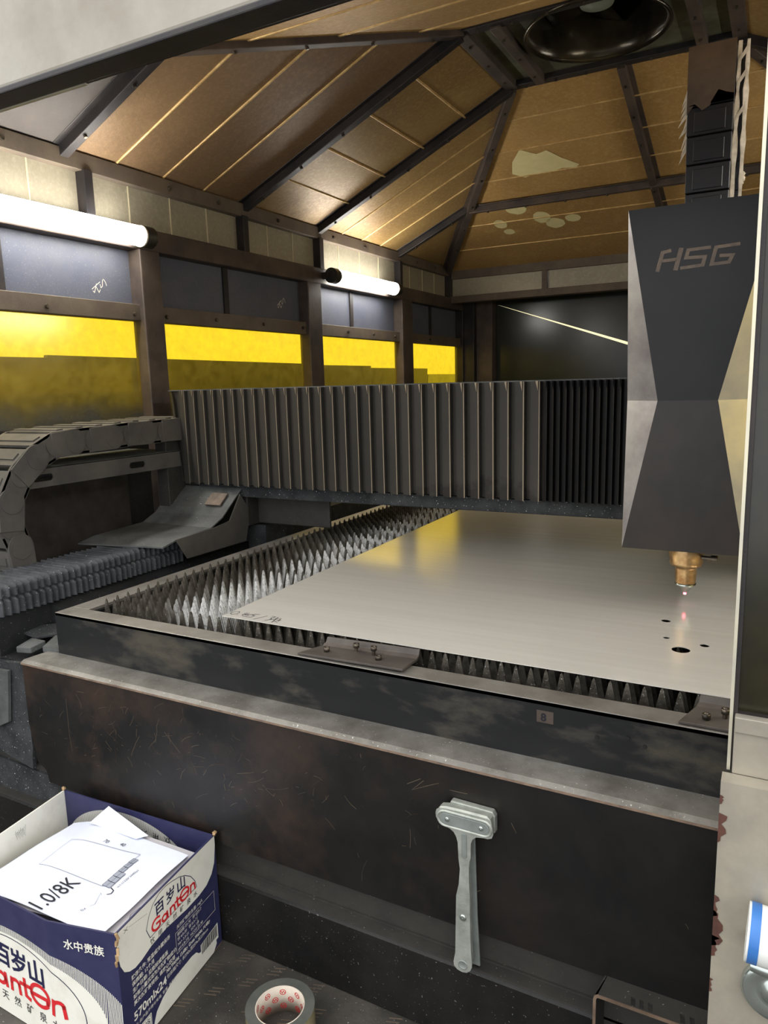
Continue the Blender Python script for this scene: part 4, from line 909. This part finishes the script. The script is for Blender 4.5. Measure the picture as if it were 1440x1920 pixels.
# ================================================================= CARDBOARD BOX WITH PAPERS
BX = thing('cardboard_box', 'open navy and white cardboard water carton on the floor', 'box', (-1.05, 0.78, FLOORZ))
ZT = -0.81; ZB = FLOORZ + 0.001; BH = ZT - ZB
A3, M3, L3, R3, K3 = V((-.843, .662, 0)), V((-.965, .634, 0)), V((-1.23, .640, 0)), V((-.876, .923, 0)), V((-1.265, .907, 0))
SL, SR = (M3 - L3).length, (A3 - M3).length
def frontfn(eps=0.0):
    d1, d2 = (M3 - L3).normalized(), (A3 - M3).normalized()
    n1, n2 = V((d1.y, -d1.x, 0)), V((d2.y, -d2.x, 0))
    def fn(s, b):
        p = L3 + d1 * s + n1 * eps if s < SL else M3 + d2 * (s - SL) + n2 * eps
        return (p.x, p.y, ZT + b)
    return fn
def planefn(p, q, eps=0.0):
    d = (q - p).normalized(); n = V((d.y, -d.x, 0))
    return lambda a, b: tuple(p + d * a + n * eps + V((0, 0, ZT + b)))
def wall(mb, pts, th, inward=1, mi=0, top=0.0):
    # folded board standing on its foot
    for p, q in zip(pts, pts[1:]):
        d = (q - p).normalized(); n = V((-d.y, d.x, 0)) * th * inward
        mb.prism([p + V((0, 0, ZB)), q + V((0, 0, ZB)), q + V((0, 0, ZT)), p + V((0, 0, ZT))], n, mi)
FL = SL + SR
mats = ['navy', 'white', 'inkblue', 'red', 'kraft', 'ink']
# front: big round emblem, wrapped across the crease
mb = MB(); wall(mb, [L3, M3, A3], 0.003)
f1, f2, f3 = frontfn(0.0004), frontfn(0.0007), frontfn(0.0010)
s0, z0 = FL - 0.215, -0.172; ds = 0.0026; s_ = 0.001
while s_ < FL - ds:
    if abs(s_ - s0) < 0.232:
        zt = z0 + 0.120 * math.sqrt(1 - ((s_ - s0) / 0.232) ** 2)
        zm_ = z0 + 0.108 * math.sqrt(max(0, 1 - ((s_ - s0) / 0.185) ** 2)) if abs(s_ - s0) < 0.185 else -BH
        mb.flat([(s_, max(zm_, -BH)), (s_ + ds * 0.52, max(zm_, -BH)), (s_ + ds * 0.52 + 0.003, zt), (s_ + 0.003, zt)], f1, 1)
        if zm_ > -BH: mb.flat([(s_, -BH), (s_ + ds, -BH), (s_ + ds, zm_), (s_, zm_)], f1, 1)
    s_ += ds
el = [(s0 - 0.005 + 0.152 * math.cos(a), z0 + 0.002 + 0.101 * math.sin(a)) for a in [PI * (-0.12 + 1.24 * i / 40) for i in range(41)]]
mb.stroke(el, 0.0016, f2, 2)
for i, ch in enumerate('百岁山'): mb.text(ch, 0.046, f3, at=(s0 - 0.062 + 0.044 * i, -0.125), bold=0.0012, mi=2)
def brandword(mb, fn, x, y, h, w):
    # hand drawn red word: big G, a n t, a curled capital E, n
    k = h; P = lambda pts: mb.stroke([(x + a * w, y + b * k) for a, b in pts], h * 0.17, fn, 3)
    cv = lambda cx, cy_, rx, ry, a0, a1, n_=14: [(cx + rx * math.cos(a0 + (a1 - a0) * i / n_), cy_ + ry * math.sin(a0 + (a1 - a0) * i / n_)) for i in range(n_ + 1)]
    P(cv(0.13, 0.47, 0.10, 0.44, 0.9, 5.4)); P([(0.19, 0.12), (0.20, 0.45), (0.13, 0.47)])
    P(cv(0.30, 0.28, 0.055, 0.24, 0, 6.28)); P([(0.36, 0.55), (0.37, 0.04)])
    P([(0.43, 0.04), (0.435, 0.52)]); P(cv(0.48, 0.38, 0.045, 0.16, 3.0, 0.0)); P([(0.525, 0.38), (0.53, 0.04)])
    P([(0.595, 0.80), (0.60, 0.10), (0.64, 0.03)]); P([(0.55, 0.56), (0.66, 0.58)])
    P(cv(0.77, 0.52, 0.10, 0.40, -0.6, 3.4)); P(cv(0.77, 0.45, 0.10, 0.43, 3.3, 5.6)); P([(0.68, 0.42), (0.84, 0.46), (0.855, 0.30)])
    P([(0.91, 0.02), (0.92, 0.60)]); P(cv(0.965, 0.44, 0.045, 0.17, 3.0, 0.0)); P([(1.01, 0.44), (1.02, 0.02)])
brandword(mb, f3, s0 - 0.118, -0.170, 0.042, 0.222)
mb.stroke([(s0 - 0.15, -0.176), (s0 + 0.15, -0.176)], 0.0012, f2, 2)
for i, ch in enumerate('饮用天然矿泉水'): mb.text(ch, 0.019, f3, at=(s0 - 0.12 + 0.033 * i, -0.196), mi=5)
mb.text('水中贵族', 0.0185, f3, at=(FL - 0.096, -0.040), bold=0.0003, mi=1, sx=1.0)
mb.build('front_board', mats, BX, norm=False)
# right long face
mb = MB(); wall(mb, [A3, R3], 0.003)
g1, g2, g3 = planefn(A3, R3, 0.0004), planefn(A3, R3, 0.0007), planefn(A3, R3, 0.0010)
RW = (R3 - A3).length
mb.flat([(0.001, -0.001), (0.001, -0.037), (0.004, -0.058), (0.011, -0.074), (0.022, -0.082), (0.035, -0.086), (0.05, -0.085), (0.075, -0.079), (0.114, -0.077), (0.169, -0.083), (0.205, -0.083), (0.229, -0.079), (0.246, -0.068), (0.256, -0.052), (0.262, -0.02), (RW - 0.001, -0.001)], g1, 1)
mb.flat([(0.062, -BH + 0.001), (0.066, -0.214), (0.073, -0.201), (0.09, -0.190), (0.11, -0.183), (0.129, -0.180), (0.172, -0.179), (0.185, -0.182), (0.193, -0.190), (0.245, -0.203), (0.246, -0.212), (0.235, -BH + 0.001)], g1, 1)
mb.stroke([(0.073, -0.063), (0.066, -0.044), (0.074, -0.026), (0.086, -0.012), (0.103, -0.004), (0.120, -0.003), (0.137, -0.006), (0.155, -0.011), (0.171, -0.019), (0.186, -0.031), (0.197, -0.048), (0.2, -0.061), (0.073, -0.063)], 0.0012, g2, 2)
for i, ch in enumerate('百岁山'): mb.text(ch, 0.026, g3, at=(0.088 + 0.029 * i, -0.036), bold=0.0004, mi=2)
brandword(mb, g3, 0.076, -0.061, 0.022, 0.117)
for i, ch in enumerate('饮用天然矿泉水'): mb.text(ch, 0.0115, g3, at=(0.072 + 0.0195 * i, -0.076), mi=5)
mb.stroke([(0.018, -0.012), (0.026, -0.006)], 0.0008, g2, 5); mb.stroke([(0.018, -0.006), (0.026, -0.012)], 0.0008, g2, 5)
for k in range(14): mb.stroke([(0.030 + 0.003 * k, -0.0095 - 0.0006 * k), (0.0315 + 0.003 * k, -0.0098 - 0.0006 * k)], 0.0006, g2, 5)
rows = ['贮存条件: 常温或冷藏保存', '保质期: 12个月', '生产日期: 见瓶标或瓶盖', '如有少量沉淀为天然矿物成分,', '属天然矿泉特性, 请放心饮用']
for i, tx in enumerate(rows): mb.text(tx, 0.0088, g2, at=(0.024, -0.100 - 0.0115 * i), bold=0.0001, mi=1, sx=0.95)
mb.text('570mlx24', 0.0205, g2, at=(0.021, -0.172), bold=0.0004, mi=1)
mb.text('注: 此产品不得与有毒, 有害, 有异味物品混运', 0.0068, g2, at=(0.022, -0.184), mi=1)
mb.text('Net Weight: 13.68kg  Gross Weight: 14.48kg', 0.0095, g2, at=(0.104, -0.155), bold=0.0002, mi=1, sx=0.72)
mb.text('包装箱尺寸: 长390x宽259x高239mm', 0.0085, g2, at=(0.104, -0.166), mi=1, sx=0.9)
mb.text('天然矿物质含量: mg/L', 0.0080, g2, at=(0.138, -0.099), mi=1)
bxp = [(0.134, -0.104), (0.248, -0.104), (0.248, -0.143), (0.134, -0.143), (0.134, -0.104)]
mb.stroke(bxp, 0.0006, g2, 1); mb.stroke([(0.195, -0.104), (0.195, -0.143)], 0.0005, g2, 1)
for i, tx in enumerate(['偏硅酸 25-70   钾 0.35-7', '钙 4.0-20   镁 0.5-7', 'Na+ 3.5-21   SO4 1-8', 'pH 6.8-7.8   HCO3 15-90']): mb.text(tx, 0.0072, g2, at=(0.138, -0.1125 - 0.0092 * i), mi=1, sx=0.95)
mb.flat([(0.198, -0.178), (0.252, -0.173), (0.252, -0.204), (0.198, -0.204)], g2, 1)
x_ = 0.200; random.seed(11)
while x_ < 0.248:
    wv = random.choice((0.0006, 0.0010, 0.0016)); mb.flat([(x_, -0.198), (x_ + wv, -0.198), (x_ + wv, -0.178 + (x_ - 0.2) * 0.08), (x_, -0.178 + (x_ - 0.2) * 0.08)], g3, 5); x_ += wv + random.choice((0.0006, 0.0012))
mb.flat([(0.024, -0.190), (0.060, -0.190), (0.060, -BH + 0.001), (0.024, -BH + 0.001)], g2, 1)
mb.stroke([(0.026, -0.192), (0.058, -0.192), (0.058, -BH + 0.003), (0.026, -BH + 0.003), (0.026, -0.192)], 0.0008, g3, 2)
mb.text('合格', 0.0145, g3, at=(0.0275, -0.2065), mi=2); mb.text('品', 0.0145, g3, at=(0.0415, -0.2210), mi=2)
mb.build('side_board', mats, BX, norm=False)
# back wall, its inside printed
mb = MB(); wall(mb, [R3, K3], 0.003)
BW = (R3 - K3).length; bd = (R3 - K3).normalized(); bn = V((bd.y, -bd.x, 0))
def h1(a, b, e=0.0035): return tuple(K3 + bd * a + bn * e + V((0, 0, ZT + b)))
h2 = lambda a, b: h1(a, b, 0.0040)
s_ = 0.01
while s_ < 0.345:
    q = (s_ - 0.172) / 0.172
    if abs(q) < 1:
        zt = -0.118 + 0.108 * math.sqrt(1 - q * q); q2 = (s_ - 0.172) / 0.135
        zi = -0.118 + 0.085 * math.sqrt(1 - q2 * q2) if abs(q2) < 1 else -0.118
        mb.flat([(s_, zi), (s_ + 0.0014, zi), (s_ + 0.0014, zt), (s_, zt)], h1, 1)
        if abs(q2) < 1: mb.flat([(s_, -0.118), (s_ + 0.0026, -0.118), (s_ + 0.0026, zi), (s_, zi)], h1, 1)
    s_ += 0.0026
for i, ch in enumerate('饮用天然矿泉水'): mb.text(ch, 0.017, h2, at=(0.285 - 0.029 * i, -0.034), mi=5, rot=PI)
mb.build('back_board', mats, BX, norm=False)
mb = MB(); wall(mb, [K3, L3], 0.003, mi=1)
ld = (L3 - K3).normalized(); ln = V((-ld.y, ld.x, 0)); lf = lambda a, b: tuple(K3 + ld * a + ln * 0.0034 + V((0, 0, ZT + b)))
for i in range(7): mb.stroke([(0.105 + 0.004 * i, -0.014 - 0.002 * (i % 3)), (0.108 + 0.003 * i, -0.036 + 0.003 * (i % 2)), (0.112 + 0.003 * i, -0.018)], 0.0005, lf, 5)
mb.build('left_board', mats, BX, norm=False)
MB().prism([V((p.x, p.y, ZB)) for p in (L3, M3, A3, R3, K3)], (0, 0, 0.003)).build('base_board', 'kraft', BX)
mb = MB(); random.seed(5)
for P_ in (A3, R3, K3):
    for i in range(5):
        zz_ = ZT - (0.0 if P_ is not A3 else 0.012 * i); q = V((P_.x, P_.y, zz_)) + V((random.uniform(-.002, .002), random.uniform(-.002, .002), 0.001))
        mb.beam(q, q + V((random.uniform(-.003, .003), random.uniform(-.003, .003), -0.010 if P_ is A3 else 0.004)), 0.004, 0.004)
mb.build('torn_corner', 'kraft', BX)

def lerp2(q, a, b):
    p00, p10, p11, p01 = q
    return tuple((p00[i] * (1 - a) + p10[i] * a) * (1 - b) + (p01[i] * (1 - a) + p11[i] * a) * b for i in range(2))
def paper(q, zf, m, label, extra=None, n=14, group='papers in the carton'):
    mb = MB(); vs = []; 
    for j in range(n + 1):
        for i in range(n + 1):
            x_, y_ = lerp2(q, i / n, j / n); vs.append((x_, y_, zf(x_, y_)))
    K = (n + 1) ** 2; vs += [(a, b, c - 0.0005) for a, b, c in vs]
    fs = [(j * (n + 1) + i, j * (n + 1) + i + 1, (j + 1) * (n + 1) + i + 1, (j + 1) * (n + 1) + i) for j in range(n) for i in range(n)]
    mb.add(vs, fs + [tuple(K + v_ for v_ in f_[::-1]) for f_ in fs], 0, True)
    if extra: extra(mb, lambda x_, y_: (x_, y_, zf(x_, y_) + 0.0014))
    return tag(mb.build('paper_sheet', [m, 'ink', 'greyfill', 'inkthin'], norm=False), label, 'paper', group)
zf0 = lambda x, y: -0.8285 + 0.0015 * math.sin(x * 28 + y * 9) + 0.0012 * math.sin(y * 41) - 0.034 * min(1, max(0, (-1.10 - x) / 0.13)) ** 1.5
def draw(mb, fn):
    rc = [(-1.126, .741), (-1.132, .816), (-.978, .839), (-.972, .749), (-1.126, .741)]
    mb.stroke([(a_[0] + (b_[0] - a_[0]) * k_ / 12, a_[1] + (b_[1] - a_[1]) * k_ / 12) for a_, b_ in zip(rc, rc[1:]) for k_ in range(12)] + [rc[-1]], 0.0009, fn, 3)
    # stepped table of blocks
    for i in range(6):
        ya = 0.7505 + 0.0125 * i; w0 = -0.9755 - 0.0008 * i; ww = 0.018 if i < 3 else 0.011
        mb.flat([(w0, ya), (w0 + ww, ya), (w0 + ww, ya + 0.0115), (w0, ya + 0.0115)], fn, 2)
        mb.stroke([(w0, ya), (w0 + ww, ya), (w0 + ww, ya + 0.0122), (w0, ya + 0.0122), (w0, ya)], 0.0007, lambda a, b: tuple(V(fn(a, b)) + V((0, 0, .0002))), 1)
        mb.stroke([(w0 + ww / 2, ya), (w0 + ww / 2, ya + 0.0122)], 0.0006, lambda a, b: tuple(V(fn(a, b)) + V((0, 0, .0002))), 1)
    side = lambda X0, Y0: (lambda a, b: fn(X0 - b, Y0 + a))
    mb.text('1.0/8K', 0.050, side(-1.012, 0.6545), sx=0.62, mi=1, spacing=1.02)
    mb.text('m1:(1220*2440)a1', 0.0072, side(-0.944, 0.757), sx=0.9, mi=1)
    mb.text('70', 0.012, side(-1.070, 0.834), rot=-PI / 2, mi=1); mb.text('40', 0.012, side(-1.036, 0.842), rot=-PI / 2, mi=1)
    mb.stroke([(-0.949, 0.738), (-0.944, 0.742), (-0.946, 0.749), (-0.955, 0.752)], 0.0018, fn, 1)
    mb.stroke([(-0.957, 0.733), (-0.962, 0.736), (-0.948, 0.712), (-0.952, 0.705)], 0.0008, fn, 3)
    mb.text('0x', 0.009, side(-0.952, 0.690), mi=3)
paper([(-1.224, .648), (-.880, .664), (-.897, .876), (-1.215, .885)], zf0, 'paper', 'white cutting drawing marked 1.0/8K lying topmost in the carton', draw)
paper([(-1.08, .652), (-.862, .680), (-.883, .895), (-1.08, .888)], lambda x, y: -0.8345 + 0.001 * math.sin(x * 30), 'paper2', 'greyish sheet under the topmost drawing, showing at its right edge',
      lambda mb, fn: [mb.stroke([(-0.872, 0.72 + 0.0), (-0.878, 0.80), (-0.880, 0.86)], 0.0008, fn, 1), mb.stroke([(-0.868, 0.705), (-0.88, 0.725), (-0.878, 0.76)], 0.0008, fn, 1)])
o = MB().prism([(-1.20, .655, ZB + 0.004), (-.862, .682, ZB + 0.004), (-.886, .905, ZB + 0.004), (-1.24, .885, ZB + 0.004)], (0, 0, -0.880 - ZB - 0.004)).build('paper_stack', 'paper2')
tag(o, 'thick stack of used papers filling the carton below the drawings', 'paper stack')
tq = [V((-1.125, .899, -.806)), V((-1.145, .868, -.829)), V((-1.02, .868, -.8275)), V((-1.005, .884, -.826))]
o = MB().prism([tq[0], tq[1], tq[2], tq[3]], (0, 0.0006, 0.0003)).build('paper_sheet', 'paper'); tag(o, 'white paper corner sticking up against the carton back wall', 'paper', 'papers in the carton')

# ================================================================= TAPE ROLL
TC = V((-0.660, 0.816, FLOORZ)); TH = 0.048
t = thing('packing_tape', 'roll of grey clear packing tape on the floor plate, red marks inside', 'tape roll', TC)
R1, R2_ = 0.0385, 0.0560
zb_t, zt_t = FLOORZ + 0.0005, FLOORZ + TH
MB().lathe((TC.x, TC.y, 0), (0, 0, 1), [(R1 + 0.001, zt_t), (R2_, zt_t)], 72).lathe((TC.x, TC.y, 0), (0, 0, 1), [(R2_, zb_t), (R1 + 0.001, zb_t)], 72).build('tape_face', 'tape', t, norm=False)
MB().lathe((TC.x, TC.y, 0), (0, 0, 1), [(R2_, zb_t), (R2_, zt_t)], 72).build('tape_wall', 'tapeout', t)
mb = MB(); mb.lathe((TC.x, TC.y, 0), (0, 0, 1), [(R1, zb_t), (R1, zt_t + 0.0006), (R1 + 0.0014, zt_t + 0.0006), (R1 + 0.0014, zb_t)], 72, closed=True)
cf = lambda a, b: (TC.x + (R1 - 0.0004) * math.cos(a / R1), TC.y + (R1 - 0.0004) * math.sin(a / R1), b)
for row, zc in enumerate((zb_t + 0.011, zb_t + 0.024, zb_t + 0.037)):
    for j in range(9):
        a0 = (j + 0.5 * (row % 2)) * 2 * PI * R1 / 9; rr = 0.0048
        mb.stroke([(a0 + rr * math.cos(q), zc + rr * math.sin(q)) for q in [2 * PI * i / 16 for i in range(17)]], 0.0011, cf, 1)
        mb.stroke([(a0 - 0.0034, zc - 0.0022), (a0 - 0.001, zc + 0.0022), (a0 + 0.001, zc - 0.0022), (a0 + 0.0034, zc + 0.0022)], 0.0011, cf, 1)
mb.build('core', ['core', 'red'], t, norm=False)

# raised tread marks pressed in the floor plate
mb = MB(); random.seed(21)
for i in range(16):
    for j in range(12):
        cx, cy_ = -1.0 + 0.075 * i + (0.037 if j % 2 else 0), 0.45 + 0.042 * j
        if cy_ > 0.915 or random.random() < 0.3: continue
        cx += random.uniform(-.006, .006)
        for k in range(3):
            a = 0.35; L = 0.011; ox, oy = 0.0 + k * 0.002, (k - 1) * 0.0085
            mb.beam((cx + ox - L * math.cos(a), cy_ + oy - L * math.sin(a), FLOORZ + 0.0004), (cx + ox + L * math.cos(a), cy_ + oy + L * math.sin(a), FLOORZ + 0.0004), 0.0016, 0.0010)
o = mb.build('floor_tread', 'rail'); o['kind'] = 'structure'
